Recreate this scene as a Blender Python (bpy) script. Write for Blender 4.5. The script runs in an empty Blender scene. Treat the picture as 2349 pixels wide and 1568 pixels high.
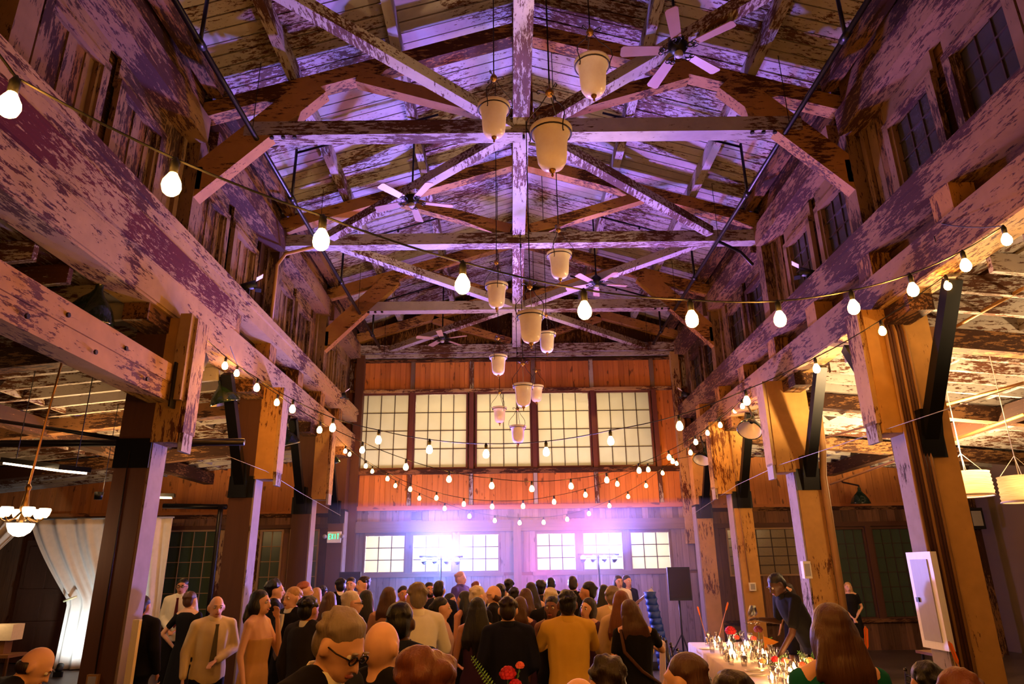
import bpy, bmesh, math, random
from mathutils import Vector, Matrix, Euler
R = math.radians
rnd = random.Random(7)
sc = bpy.context.scene
C = sc.collection

# ------------------------------------------------------------------ camera
EYE = Vector((0.0, 0.0, 2.0))
YAW, PITCH, ROLL, FPX, CX, CY = R(0.3), R(18.5), R(0.8), 1566.0, 1174.5, 784.0
_f = Vector((math.sin(YAW)*math.cos(PITCH), math.cos(YAW)*math.cos(PITCH), math.sin(PITCH)))
_r0 = Vector((math.cos(YAW), -math.sin(YAW), 0)); _u0 = _r0.cross(_f)
_r = _r0*math.cos(ROLL) - _u0*math.sin(ROLL); _u = _u0*math.cos(ROLL) + _r0*math.sin(ROLL)
camd = bpy.data.cameras.new('camera'); cam = bpy.data.objects.new('camera', camd); C.objects.link(cam)
m = Matrix((( _r.x, _u.x, -_f.x), (_r.y, _u.y, -_f.y), (_r.z, _u.z, -_f.z))).to_4x4(); m.translation = EYE
cam.matrix_world = m
camd.sensor_width = 36; camd.lens = FPX/2349*36; camd.clip_start = 0.05; camd.clip_end = 200
sc.camera = cam
sc.view_settings.view_transform = 'Standard'; sc.view_settings.look = 'None'
sc.view_settings.gamma = 1; sc.view_settings.use_curve_mapping = False
sc.view_settings.exposure = -0.5
try:
    sc.cycles.use_denoising = True; sc.cycles.max_bounces = 4; sc.cycles.diffuse_bounces = 2
    sc.cycles.use_adaptive_sampling = True; sc.cycles.adaptive_threshold = 0.08; sc.cycles.adaptive_min_samples = 16; sc.cycles.volume_bounces = 0; sc.cycles.volume_step_rate = 4.0
    sc.cycles.glossy_bounces = 2; sc.cycles.transmission_bounces = 3; sc.cycles.transparent_max_bounces = 8
    sc.cycles.sample_clamp_indirect = 3.0; sc.cycles.caustics_reflective = False; sc.cycles.caustics_refractive = False
except Exception: pass
# ------------------------------------------------------------------ world: night
w = bpy.data.worlds.new('night'); sc.world = w; w.use_nodes = True
w.node_tree.nodes['Background'].inputs[0].default_value = (0.02, 0.022, 0.03, 1)
w.node_tree.nodes['Background'].inputs[1].default_value = 0.15

def ray(u, v):
    return _f*FPX + _r*(u-CX) - _u*(v-CY)
def atY(u, v, Y):
    d = ray(u, v); return EYE + d*(Y/d.y)
def atX(u, v, X):
    d = ray(u, v); return EYE + d*(X/d.x)
def atZ(u, v, Z):
    d = ray(u, v); return EYE + d*((Z-EYE.z)/d.z)

# stage wash: coloured heads hang from two bars behind the dance floor (bars are built further down)
def spot(name, loc, aim, col, power, size, blend=0.6, rad=0.12):
    l = bpy.data.lights.new(name, 'SPOT'); l.color = col; l.energy = power; l.spot_size = R(size); l.spot_blend = blend
    l.shadow_soft_size = rad
    o = bpy.data.objects.new(name, l); C.objects.link(o); o.location = loc
    o.rotation_euler = (Vector(aim)-Vector(loc)).to_track_quat('-Z', 'Y').to_euler(); return o
def point(name, loc, col, power, rad=0.05):
    l = bpy.data.lights.new(name, 'POINT'); l.color = col; l.energy = power; l.shadow_soft_size = rad
    o = bpy.data.objects.new(name, l); C.objects.link(o); o.location = loc; return o
def area(name, loc, aim, col, power, sx, sy):
    l = bpy.data.lights.new(name, 'AREA'); l.color = col; l.energy = power; l.shape = 'RECTANGLE'; l.size = sx; l.size_y = sy
    o = bpy.data.objects.new(name, l); C.objects.link(o); o.location = loc
    o.rotation_euler = (Vector(aim)-Vector(loc)).to_track_quat('-Z', 'Y').to_euler(); return o
BLUE, VIOLET, PINK, WARM = (0.16, 0.30, 1.0), (0.42, 0.20, 1.0), (1.0, 0.12, 0.55), (1.0, 0.52, 0.16)
STAGE_K = 1.35
for nm, x, ax_, col, pw in (('stage_spot_blue', -2.0, -1.6, (0.16, 0.22, 1.0), 4600), ('stage_spot_violet', -1.35, -.4, (0.32, 0.19, 1.0), 5400),
                     ('stage_spot_pink', 1.72, .8, (0.95, 0.2, 0.75), 1900), ('stage_spot_blue_right', 2.4, 2.0, (0.22, 0.2, 1.0), 5000)):
    spot(nm, (x, 16.9, 2.25), (ax_, 8.2, 8.6), col, pw*STAGE_K*1.95, 78, 1.0)
    spot(nm+'_wide', (x, 16.9, 2.2), (ax_*1.5, 6.0, 4.2), col, pw*STAGE_K*.06, 160, .8)
spot('stage_spot_up_left', (-1.7, 16.6, 2.3), (-.9, 13.6, 9.5), (0.42, 0.14, 1.0), 900, 110, 1.0)
spot('stage_spot_up_right', (2.1, 16.6, 2.3), (1.2, 13.6, 9.5), (0.6, 0.14, 0.9), 800, 110, 1.0)
for nm, x, tx, col in (('stage_spot_columns_right', -1.9, 4.7, (.3, .3, 1.0)), ('stage_spot_columns_left', 2.3, -4.2, (.34, .26, 1.0))):
    spot(nm, (x, 16.9, 2.3), (tx, 10.2, 2.5), col, 8000, 52, 1.0)
# wall wash of the stage: the same bars light the boards behind them
point('stage_glow_left', (-1.75, 17.1, 2.15), (0.14, 0.32, 1.0), 560, 0.1)
point('stage_glow_right', (2.1, 17.1, 2.15), (0.28, 0.3, 1.0), 300, 0.1)
point('stage_glow_pink', (0.75, 17.3, 2.0), PINK, 120, 0.1)

# ------------------------------------------------------------------ materials
MATS = {}
def newmat(name):
    mt = bpy.data.materials.new(name); mt.use_nodes = True; MATS[name] = mt
    nt = mt.node_tree; b = nt.nodes['Principled BSDF']; return mt, nt, b
def lin(c):   # sRGB 0..255 -> linear
    return tuple(((x/255)/12.92 if x/255 <= 0.04045 else (((x/255)+0.055)/1.055)**2.4) for x in c) + (1,)
def plain(name, col, rough=0.6, metal=0.0, spec=0.4, emit=None, es=0.0, var=0.12):
    mt, nt, b = newmat(name)
    b.inputs['Roughness'].default_value = rough; b.inputs['Metallic'].default_value = metal
    b.inputs['Specular IOR Level'].default_value = spec
    tx = nt.nodes.new('ShaderNodeTexNoise'); tx.inputs['Scale'].default_value = 9; tx.inputs['Detail'].default_value = 4
    co = nt.nodes.new('ShaderNodeTexCoord'); nt.links.new(co.outputs['Object'], tx.inputs['Vector'])
    mx = nt.nodes.new('ShaderNodeMix'); mx.data_type = 'RGBA'
    c = col if len(col) == 4 else tuple(col)+(1,)
    mx.inputs['A'].default_value = tuple(max(0, x*(1-var)) for x in c[:3])+(1,)
    mx.inputs['B'].default_value = tuple(min(1, x*(1+var)) for x in c[:3])+(1,)
    nt.links.new(tx.outputs['Fac'], mx.inputs['Factor']); nt.links.new(mx.outputs['Result'], b.inputs['Base Color'])
    if emit:
        b.inputs['Emission Color'].default_value = tuple(emit[:3])+(1,); b.inputs['Emission Strength'].default_value = es
    return mt
def grainvec(nt, axis, lo, hi):
    geo = nt.nodes.new('ShaderNodeNewGeometry'); oi = nt.nodes.new('ShaderNodeObjectInfo')
    mp = nt.nodes.new('ShaderNodeVectorMath'); mp.operation = 'MULTIPLY'
    s = [hi, hi, hi]; s['XYZ'.index(axis)] = lo
    mp.inputs[1].default_value = s; nt.links.new(geo.outputs['Position'], mp.inputs[0])
    ad = nt.nodes.new('ShaderNodeVectorMath'); ad.operation = 'ADD'
    ml = nt.nodes.new('ShaderNodeMath'); ml.operation = 'MULTIPLY'; ml.inputs[1].default_value = 37.0
    nt.links.new(oi.outputs['Random'], ml.inputs[0]); nt.links.new(mp.outputs[0], ad.inputs[0]); nt.links.new(ml.outputs[0], ad.inputs[1])
    return ad.outputs[0], oi.outputs['Random'], geo.outputs['Position']
def noise(nt, vec, scale, detail=6, rough=0.65, dist=0.0):
    n = nt.nodes.new('ShaderNodeTexNoise'); n.inputs['Scale'].default_value = scale; n.inputs['Detail'].default_value = detail
    n.inputs['Roughness'].default_value = rough; n.inputs['Distortion'].default_value = dist
    if vec is not None: nt.links.new(vec, n.inputs['Vector'])
    return n.outputs['Fac']
def ramp(nt, fac, stops):
    r = nt.nodes.new('ShaderNodeValToRGB'); el = r.color_ramp.elements
    while len(el) < len(stops): el.new(0.5)
    for e, (p, c) in zip(el, stops): e.position = p; e.color = c if len(c) == 4 else tuple(c)+(1,)
    nt.links.new(fac, r.inputs['Fac']); return r.outputs['Color']
def mixc(nt, fac, a, b, mode='MIX'):
    n = nt.nodes.new('ShaderNodeMix'); n.data_type = 'RGBA'; n.blend_type = mode
    for s, i in ((fac, n.inputs['Factor']), (a, n.inputs['A']), (b, n.inputs['B'])):
        if hasattr(s, 'is_linked') or hasattr(s, 'links'): nt.links.new(s, i)
        else: i.default_value = s if not isinstance(s, tuple) else (s if len(s) == 4 else s+(1,))
    return n.outputs['Result']
def mth(nt, op, a, b):
    n = nt.nodes.new('ShaderNodeMath'); n.operation = op
    for s, i in ((a, n.inputs[0]), (b, n.inputs[1])):
        if hasattr(s, 'links'): nt.links.new(s, i)
        else: i.default_value = s
    return n.outputs[0]
def peel(name, axis, paint, wood, wood2, cover=0.5, rough=0.75, patch=1.1):
    """old paint flaking off bare wood; the grain runs along axis"""
    mt, nt, b = newmat(name)
    gv, rnd_, pos = grainvec(nt, axis, 1.1, 5.5)
    big = noise(nt, pos, patch, 1, 0.5); fine = noise(nt, gv, 4.6, 5, 0.76)
    s = mth(nt, 'ADD', mth(nt, 'MULTIPLY', big, 0.7), mth(nt, 'MULTIPLY', fine, 1.2))
    s = mth(nt, 'ADD', s, mth(nt, 'MULTIPLY', mth(nt, 'SUBTRACT', rnd_, 0.5), 0.10))
    th = 0.95 + (cover-0.5)*0.5
    mask = ramp(nt, mth(nt, 'SUBTRACT', s, th-0.5), [(0.485, (0, 0, 0)), (0.525, (1, 1, 1))])
    gv2, _, _ = grainvec(nt, axis, 1.0, 22)
    grain = noise(nt, gv2, 1.5, 1, 0.6)
    wd = mixc(nt, grain, wood, wood2)
    dirt = noise(nt, pos, 5.0, 2, 0.6)
    pt = mixc(nt, dirt, tuple(x*0.72 for x in paint[:3])+(1,), tuple(min(1, x*1.15) for x in paint[:3])+(1,))
    nt.links.new(mixc(nt, mask, pt, wd), b.inputs['Base Color'])
    b.inputs['Roughness'].default_value = rough; b.inputs['Specular IOR Level'].default_value = 0.2
    bp = nt.nodes.new('ShaderNodeBump'); bp.inputs['Strength'].default_value = 0.5; bp.inputs['Distance'].default_value = 0.006
    nt.links.new(mth(nt, 'SUBTRACT', mth(nt, 'MULTIPLY', grain, 0.3), mask), bp.inputs['Height']); nt.links.new(bp.outputs[0], b.inputs['Normal'])
    return mt
def pine(name, axis, c1, c2, knot=True, rough=0.55, spread=0.35):
    mt, nt, b = newmat(name)
    gv, rnd_, pos = grainvec(nt, axis, 0.8, 14)
    g = noise(nt, gv, 1.4, 3, 0.6, 0.4)
    col = mixc(nt, g, c1, c2)
    k = mth(nt, 'ADD', mth(nt, 'MULTIPLY', rnd_, spread), 1.0-spread/2)
    col = mixc(nt, 1.0, col, k, 'MULTIPLY')
    if knot:
        kv, _, _ = grainvec(nt, axis, 2.6, 7)
        kn = noise(nt, kv, 1.3, 2, 0.4)
        km = ramp(nt, kn, [(0.66, (0, 0, 0)), (0.72, (1, 1, 1))])
        col = mixc(nt, mth(nt, 'MULTIPLY', km, 0.75), col, (0.05, 0.018, 0.006, 1))
    nt.links.new(col, b.inputs['Base Color']); b.inputs['Roughness'].default_value = rough
    b.inputs['Specular IOR Level'].default_value = 0.3
    return mt
for ax in 'XYZ':
    peel('cream_'+ax, ax, lin((166, 134, 88)), lin((84, 40, 26)), lin((56, 32, 22)), 0.62)
    peel('white_'+ax, ax, lin((158, 150, 147)), lin((88, 52, 36)), lin((58, 36, 26)), 0.60, patch=0.9)
    peel('timber_'+ax, ax, lin((120, 84, 52)), lin((58, 32, 18)), lin((40, 22, 14)), 0.40)
    peel('ochre_'+ax, ax, lin((158, 114, 62)), lin((82, 46, 24)), lin((58, 34, 20)), 0.58)
    peel('dusky_'+ax, ax, lin((124, 96, 68)), lin((60, 36, 26)), lin((44, 28, 20)), 0.6)
    peel('mauve_'+ax, ax, lin((132, 100, 70)), lin((70, 38, 30)), lin((54, 32, 28)), 0.5)
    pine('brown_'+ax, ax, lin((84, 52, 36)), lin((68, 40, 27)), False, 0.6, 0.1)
    pine('pine_'+ax, ax, lin((190, 122, 66)), lin((150, 88, 42)), True)
    pine('reclaimed_'+ax, ax, lin((130, 92, 66)), lin((62, 40, 30)), True, 0.7, 0.9)
    pine('greyboard_'+ax, ax, lin((140, 124, 122)), lin((84, 68, 70)), True, 0.7, 0.8)
    pine('grey_timber_'+ax, ax, lin((128, 108, 96)), lin((84, 66, 58)), False, 0.7, 0.2)
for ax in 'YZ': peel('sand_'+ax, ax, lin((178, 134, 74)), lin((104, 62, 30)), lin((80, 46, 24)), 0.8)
plain('black_steel', lin((22, 22, 24)), 0.4, 0.6)
plain('pipe_black', lin((34, 30, 32)), 0.35, 0.7)
plain('conduit_tan', lin((150, 110, 66)), 0.5)
plain('iron', lin((40, 30, 24)), 0.5, 0.5)
plain('green_enamel', lin((18, 34, 24)), 0.12, 0.0, 0.6)
plain('white_enamel', lin((220, 212, 196)), 0.35)
plain('brass', lin((150, 110, 60)), 0.3, 0.9)
plain('dark_glass', lin((54, 70, 56)), 0.25, 0.0, 0.6)
plain('grey_glass', lin((52, 50, 48)), 0.25, 0.0, 0.5)
plain('muntin_pale', lin((150, 120, 84)), 0.6)
plain('muntin_dark', lin((52, 36, 28)), 0.6)
plain('black_plastic', lin((16, 16, 18)), 0.5)
plain('white_plastic', lin((215, 210, 200)), 0.5)
plain('grey_panel', lin((150, 146, 150)), 0.45)
plain('panel_frame', lin((220, 216, 222)), 0.4)
plain('plaster', lin((112, 92, 80)), 0.9)
plain('frame_red', lin((92, 48, 38)), 0.6)
# floor boards
mt, nt, b = newmat('floor_concrete')
pos = nt.nodes.new('ShaderNodeNewGeometry').outputs['Position']
nt.links.new(ramp(nt, noise(nt, pos, 1.3, 6, 0.6), [(0.3, lin((44, 36, 32))), (0.7, lin((84, 70, 60)))]), b.inputs['Base Color'])
b.inputs['Roughness'].default_value = 0.35
# frosted window panes: the light comes from lamps in the rooms behind them
mt, nt, b = newmat('frosted_pane')
tr = nt.nodes.new('ShaderNodeBsdfTranslucent'); df = nt.nodes.new('ShaderNodeBsdfDiffuse'); mxs = nt.nodes.new('ShaderNodeMixShader')
geo = nt.nodes.new('ShaderNodeNewGeometry'); oi = nt.nodes.new('ShaderNodeObjectInfo')
cc = mixc(nt, noise(nt, geo.outputs['Position'], 3.0, 5, 0.6), lin((232, 224, 204)), lin((246, 240, 224)))
nt.links.new(cc, tr.inputs['Color']); df.inputs['Color'].default_value = lin((170, 160, 140))
mxs.inputs[0].default_value = 0.2
nt.links.new(tr.outputs[0], mxs.inputs[1]); nt.links.new(df.outputs[0], mxs.inputs[2])
nt.links.new(mxs.outputs[0], nt.nodes['Material Output'].inputs['Surface'])
# milky lamp glass
mt, nt, b = newmat('lamp_glass')
tr = nt.nodes.new('ShaderNodeBsdfTranslucent'); df = nt.nodes.new('ShaderNodeBsdfDiffuse'); mxs = nt.nodes.new('ShaderNodeMixShader')
gl = nt.nodes.new('ShaderNodeBsdfGlossy'); gl.inputs['Roughness'].default_value = 0.25; mx2 = nt.nodes.new('ShaderNodeMixShader')
co = nt.nodes.new('ShaderNodeTexCoord')
cc = mixc(nt, noise(nt, co.outputs['Object'], 14.0, 6, 0.7), lin((232, 214, 192)), lin((252, 244, 232)))
nt.links.new(cc, tr.inputs['Color']); nt.links.new(cc, df.inputs['Color']); mxs.inputs[0].default_value = 0.55; mx2.inputs[0].default_value = 0.05
nt.links.new(tr.outputs[0], mxs.inputs[1]); nt.links.new(df.outputs[0], mxs.inputs[2])
nt.links.new(mxs.outputs[0], mx2.inputs[1]); nt.links.new(gl.outputs[0], mx2.inputs[2])
nt.links.new(mx2.outputs[0], nt.nodes['Material Output'].inputs['Surface'])
def emis(name, col, st):
    mt, nt, b = newmat(name); e = nt.nodes.new('ShaderNodeEmission')
    e.inputs[0].default_value = tuple(col[:3])+(1,); e.inputs[1].default_value = st
    nt.links.new(e.outputs[0], nt.nodes['Material Output'].inputs['Surface']); return mt
emis('bulb_glow', (1.0, 0.40, 0.06), 320.0)
emis('bulb_glow_big', (1.0, 0.56, 0.22), 60.0)
emis('tube_glow', (1.0, 0.72, 0.45), 14.0)
emis('shade_glow', (1.0, 0.72, 0.42), 7.0)
emis('candle_glow', (1.0, 0.55, 0.2), 110.0)
emis('led_blue', (0.35, 0.5, 1.0), 30.0)
emis('led_pink', (1.0, 0.25, 0.6), 24.0)
emis('exit_green', (0.1, 1.0, 0.5), 2.2)
M = MATS

# ------------------------------------------------------------------ builders
def tag(o, label=None, cat=None, group=None, kind=None):
    if label: o['label'] = label
    if cat: o['category'] = cat
    if group: o['group'] = group
    if kind: o['kind'] = kind
    return o
def thing(name, loc=(0, 0, 0), label=None, cat=None, group=None, kind=None, rz=0.0):
    o = bpy.data.objects.new(name, None); C.objects.link(o); o.location = loc; o.rotation_euler = (0, 0, rz)
    o.empty_display_size = 0.1
    return tag(o, label, cat, group, kind)
class MB:
    """collects shapes into one mesh"""
    def __init__(s): s.v = []; s.f = []
    def add(s, vs, fs):
        n = len(s.v); s.v += [tuple(x) for x in vs]; s.f += [tuple(i+n for i in f) for f in fs]; return s
    def box(s, lo, hi):
        x0, y0, z0 = lo; x1, y1, z1 = hi
        return s.add([(x0,y0,z0),(x1,y0,z0),(x1,y1,z0),(x0,y1,z0),(x0,y0,z1),(x1,y0,z1),(x1,y1,z1),(x0,y1,z1)],
                     [(0,3,2,1),(4,5,6,7),(0,1,5,4),(1,2,6,5),(2,3,7,6),(3,0,4,7)])
    def bar(s, p, q, w, h, up=(0, 0, 1)):
        """square bar from p to q, w across, h along up"""
        p, q = Vector(p), Vector(q); d = (q-p).normalized(); up = Vector(up)
        sd = d.cross(up)
        if sd.length < 1e-4: sd = d.cross(Vector((1, 0, 0)))
        sd.normalize(); un = sd.cross(d).normalized()
        vs = [e + sd*a*w/2 + un*b*h/2 for e in (p, q) for a, b in ((-1,-1),(1,-1),(1,1),(-1,1))]
        return s.add(vs, [(0,1,2,3),(4,7,6,5),(0,4,5,1),(1,5,6,2),(2,6,7,3),(3,7,4,0)])
    def tube(s, pts, r, n=8, caps=True):
        pts = [Vector(p) for p in pts]; rs = r if isinstance(r, (list, tuple)) else [r]*len(pts)
        base = len(s.v); prev = None
        for i, p in enumerate(pts):
            d = (pts[min(i+1, len(pts)-1)] - pts[max(i-1, 0)])
            if d.length < 1e-6: d = Vector((0, 0, 1))
            d.normalize()
            a = d.cross(Vector((0, 0, 1)) if abs(d.z) < 0.95 else Vector((1, 0, 0))) if prev is None else (prev - d*prev.dot(d))
            a.normalize(); prev = a; b = d.cross(a)
            for k in range(n):
                t = 2*math.pi*k/n; s.v.append(tuple(p + (a*math.cos(t) + b*math.sin(t))*rs[i]))
        for i in range(len(pts)-1):
            for k in range(n):
                k2 = (k+1) % n
                s.f.append((base+i*n+k, base+i*n+k2, base+(i+1)*n+k2, base+(i+1)*n+k))
        if caps:
            s.f.append(tuple(base+k for k in reversed(range(n)))); e = base+(len(pts)-1)*n
            s.f.append(tuple(e+k for k in range(n)))
        return s
    def lathe(s, prof, c=(0, 0, 0), n=16, cap=False):
        base = len(s.v); c = Vector(c)
        for r, z in prof:
            for k in range(n):
                t = 2*math.pi*k/n; s.v.append((c.x+r*math.cos(t), c.y+r*math.sin(t), c.z+z))
        for i in range(len(prof)-1):
            for k in range(n):
                k2 = (k+1) % n
                s.f.append((base+i*n+k, base+i*n+k2, base+(i+1)*n+k2, base+(i+1)*n+k))
        if cap:
            s.f.append(tuple(base+k for k in reversed(range(n)))); e = base+(len(prof)-1)*n
            s.f.append(tuple(e+k for k in range(n)))
        return s
    def ball(s, c, r, n=10, m=7, sq=(1, 1, 1), rot=None):
        base = len(s.v); c = Vector(c)
        for i in range(m+1):
            ph = math.pi*i/m
            for k in range(n):
                t = 2*math.pi*k/n
                v = Vector((math.sin(ph)*math.cos(t)*sq[0], math.sin(ph)*math.sin(t)*sq[1], -math.cos(ph)*sq[2]))*r
                if rot is not None: v = rot @ v
                s.v.append(tuple(c+v))
        for i in range(m):
            for k in range(n):
                k2 = (k+1) % n
                s.f.append((base+i*n+k, base+i*n+k2, base+(i+1)*n+k2, base+(i+1)*n+k))
        return s
    def prism(s, pts, y0, y1, plane='xz'):
        """outline in a plane pushed along the third axis"""
        n = len(pts); mk = (lambda a, b, t: (a, t, b)) if plane == 'xz' else ((lambda a, b, t: (t, a, b)) if plane == 'yz' else (lambda a, b, t: (a, b, t)))
        vs = [mk(a, b, y0) for a, b in pts] + [mk(a, b, y1) for a, b in pts]
        fs = [tuple(range(n)), tuple(reversed(range(n, 2*n)))] + [(i, i+n, (i+1) % n+n, (i+1) % n) for i in range(n)]
        return s.add(vs, fs)
    def mesh(s, name, mat, smooth=False):
        me = bpy.data.meshes.new(name); me.from_pydata(s.v, [], s.f); me.update()
        bm = bmesh.new(); bm.from_mesh(me); bmesh.ops.recalc_face_normals(bm, faces=bm.faces); bm.to_mesh(me); bm.free()
        me.materials.append(M[mat] if isinstance(mat, str) else mat)
        if smooth: me.polygons.foreach_set('use_smooth', [True]*len(me.polygons))
        return me
    def build(s, name, mat, parent=None, smooth=False, local=False, **kw):
        """verts are world coordinates unless local"""
        if parent is not None and not local:
            off = Vector(parent.location); q_ = parent.parent
            while q_ is not None: off = off + Vector(q_.location); q_ = q_.parent
            s.v = [(x-off.x, y-off.y, z-off.z) for x, y, z in s.v]
        if parent is None and not local and s.v:
            zs = min(v[2] for v in s.v); cx = sum(v[0] for v in s.v)/len(s.v); cy = sum(v[1] for v in s.v)/len(s.v)
            s.v = [(x-cx, y-cy, z-zs) for x, y, z in s.v]; loc = (cx, cy, zs)
        else: loc = (0, 0, 0)
        o = bpy.data.objects.new(name, s.mesh(name, mat, smooth)); C.objects.link(o); o.location = loc
        if parent is not None: o.parent = parent
        return tag(o, **kw)
_unit = {}
def cube(name, lo, hi, mat, parent=None, **kw):
    """a board: every board of one material shares one mesh"""
    if mat not in _unit: _unit[mat] = MB().box((-.5, -.5, -.5), (.5, .5, .5)).mesh('board_'+mat, mat)
    o = bpy.data.objects.new(name, _unit[mat]); C.objects.link(o)
    lo, hi = Vector(lo), Vector(hi); c = (lo+hi)/2
    if parent is not None: o.parent = parent; c = c - Vector(parent.location)
    o.location = c; o.scale = [max(abs(a), 1e-4) for a in (hi-lo)]
    return tag(o, **kw)
def copy_tree(root, loc, rz=None, scale=None, **kw):
    def cp(o, par):
        c = o.copy(); C.objects.link(c)
        if par is not None: c.parent = par
        for ch in list(o.children): cp(ch, c)
        return c
    c = cp(root, None); c.location = loc
    if rz is not None: c.rotation_euler = (0, 0, rz)
    if scale is not None: c.scale = (scale,)*3
    return tag(c, **kw)

# ------------------------------------------------------------------ the hall
XC, W, BAY = 0.25, 18.6, 3.43
TR = [W-BAY*k for k in range(5)][::-1]         # truss lines: 4.88, 8.31, 11.74, 15.17, 18.6
Y0 = -3.0                                      # wall behind the camera
OUT = 11.7
def X(s, d): return XC + s*d
SIDE = {-1: 'left', 1: 'right'}
peel('pale_post_Z', 'Z', lin((150, 136, 140)), lin((60, 40, 40)), lin((40, 30, 30)), 0.86)
fl = MB().box((XC-OUT-3.2, Y0-.2, -0.1), (XC+OUT+.2, W+.3, 0)).build('floor', 'floor_concrete', kind='structure', label='dark worn concrete floor of the hall')
# nave roof: boards running down the slope on purlins
ceil = thing('ceiling', kind='structure', label='peeling whitewashed plank roof of the nave')
def roofz(d): return 10.11 - 0.31*d
BW = 0.215
roof_mesh = {}
for s in (-1, 1):
    mb = MB(); t = 0.03
    pr = [(0, roofz(0)), (4.75, roofz(4.75)), (4.75, roofz(4.75)+t), (0, roofz(0)+t)]
    mb.prism([(s*a, b) for a, b in pr], -BW/2+.011, BW/2-.011)
    roof_mesh[s] = mb.mesh('roof_plank', 'white_X')
y = 0.4
while y < W:
    for s in (-1, 1):
        o = bpy.data.objects.new('plank', roof_mesh[s]); C.objects.link(o); o.parent = ceil
        o.location = (XC, y+BW/2, rnd.uniform(-.006, .006))
    y += BW
MB().prism([(XC-4.8, roofz(4.8)+.09), (XC, roofz(0)+.09), (XC+4.8, roofz(4.8)+.09), (XC+4.8, roofz(4.8)+.15), (XC, roofz(0)+.15), (XC-4.8, roofz(4.8)+.15)], Y0, W+.2).build('roof_deck', 'brown_Y', ceil)
for s in (-1, 1):
    for d in (1.85, 3.35):
        for k in range(4):
            ya, yb = TR[k], TR[k+1]
            z1 = roofz(d)-.01
            cube('purlin', (X(s, d)-.07, ya, z1-.24), (X(s, d)+.07, yb, z1), 'white_Y', ceil)
cube('ridge_beam', (XC-.09, Y0, roofz(0)-.28), (XC+.09, W, roofz(0)-.04), 'timber_Y', ceil)

TLAB = ['outside the frame above the camera', 'nearest the camera with knee braces', 'second from the camera, without knee braces', 'third from the camera, behind the fans', 'against the far gable wall']
for k, yt in enumerate(TR):
    knees = k in (1, 3)
    t = thing('roof_truss', (XC, yt, 7.85), 'weathered timber roof truss with king post, ' + TLAB[k], 'roof truss', 'roof trusses of the nave', 'structure')
    off = -.16 if k == 4 else 0
    ya, yb = yt-.12+off, yt+.12+off
    e = 3.95 if knees else 4.62
    cube('tie_beam', (XC-e, ya, 7.85), (XC+e, yb, 8.08), 'white_X' if k else 'timber_X', t)
    for s in (-1, 1):
        MB().bar((X(s, 4.62), yt+off, 8.28), (X(s, .0), yt+off, 9.71), .22, .24).build('rafter', 'ochre_X', t)
        MB().bar((X(s, .18), yt+off-.02, 8.16), (X(s, 2.4), yt+off-.02, 8.86), .18, .2).build('strut', 'ochre_X', t)
        if knees:
            MB().bar((X(s, 4.66), yt-.02, 7.02), (X(s, 2.98), yt-.02, 8.72), .2, .4).build('knee_brace', 'ochre_X', t)
            MB().bar((X(s, 4.52), yt-.02, 7.35), (X(s, 4.52), yt-.02, 7.0), .2, .14).build('brace_foot', 'cream_Z', t)
            for j in range(3): MB().tube([(X(s, 3.55-.16*j), yt-.1, 7.84), (X(s, 3.55-.16*j), yt-.1, 7.81)], .03, 6).build('bolt', 'iron', t)
    cube('king_post', (XC-.14, yt-.1+off, 8.02), (XC+.14, yt+.1+off, roofz(0)-.04), 'ochre_Z', t)
    MB().tube([(XC, yt+off-.06, 8.1), (XC, yt+off-.06, 7.78)], .02, 6).build('tie_rod', 'iron', t)
for k in range(4):
    cube('centre_runner', (.1, TR[k]+.13, 7.97), (.33, TR[k+1]-(.13 if k < 3 else .3), 8.2), 'white_Y', kind='structure', label='whitewashed runner beam under the ridge, bay '+['over the camera', 'of the near fans', 'beyond the second truss', 'by the gable'][k], cat='beam', group='centre runner beams')
# horizontal wind bracing between the tie beams
for k in range(4):
    for s in (-1, 1):
        e = 3.55
        a = (X(s, e), TR[k]+.1) if k in (0, 2) else (X(s, .2), TR[k]+.1)
        bq = (X(s, .2), TR[k+1]-.1) if k in (0, 2) else (X(s, e), TR[k+1]-.25)
        MB().bar((a[0], a[1], 7.98), (bq[0], bq[1], 7.98), .16, .16).build('wind_brace', 'white_Y', kind='structure',
            label='whitewashed diagonal wind brace %s the tie beams, bay %s' % ('left of centre between' if s < 0 else 'right of centre between', ['over the camera', 'of the near fans', 'beyond the second truss', 'by the gable'][k]), cat='beam', group='wind braces under the roof')

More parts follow.
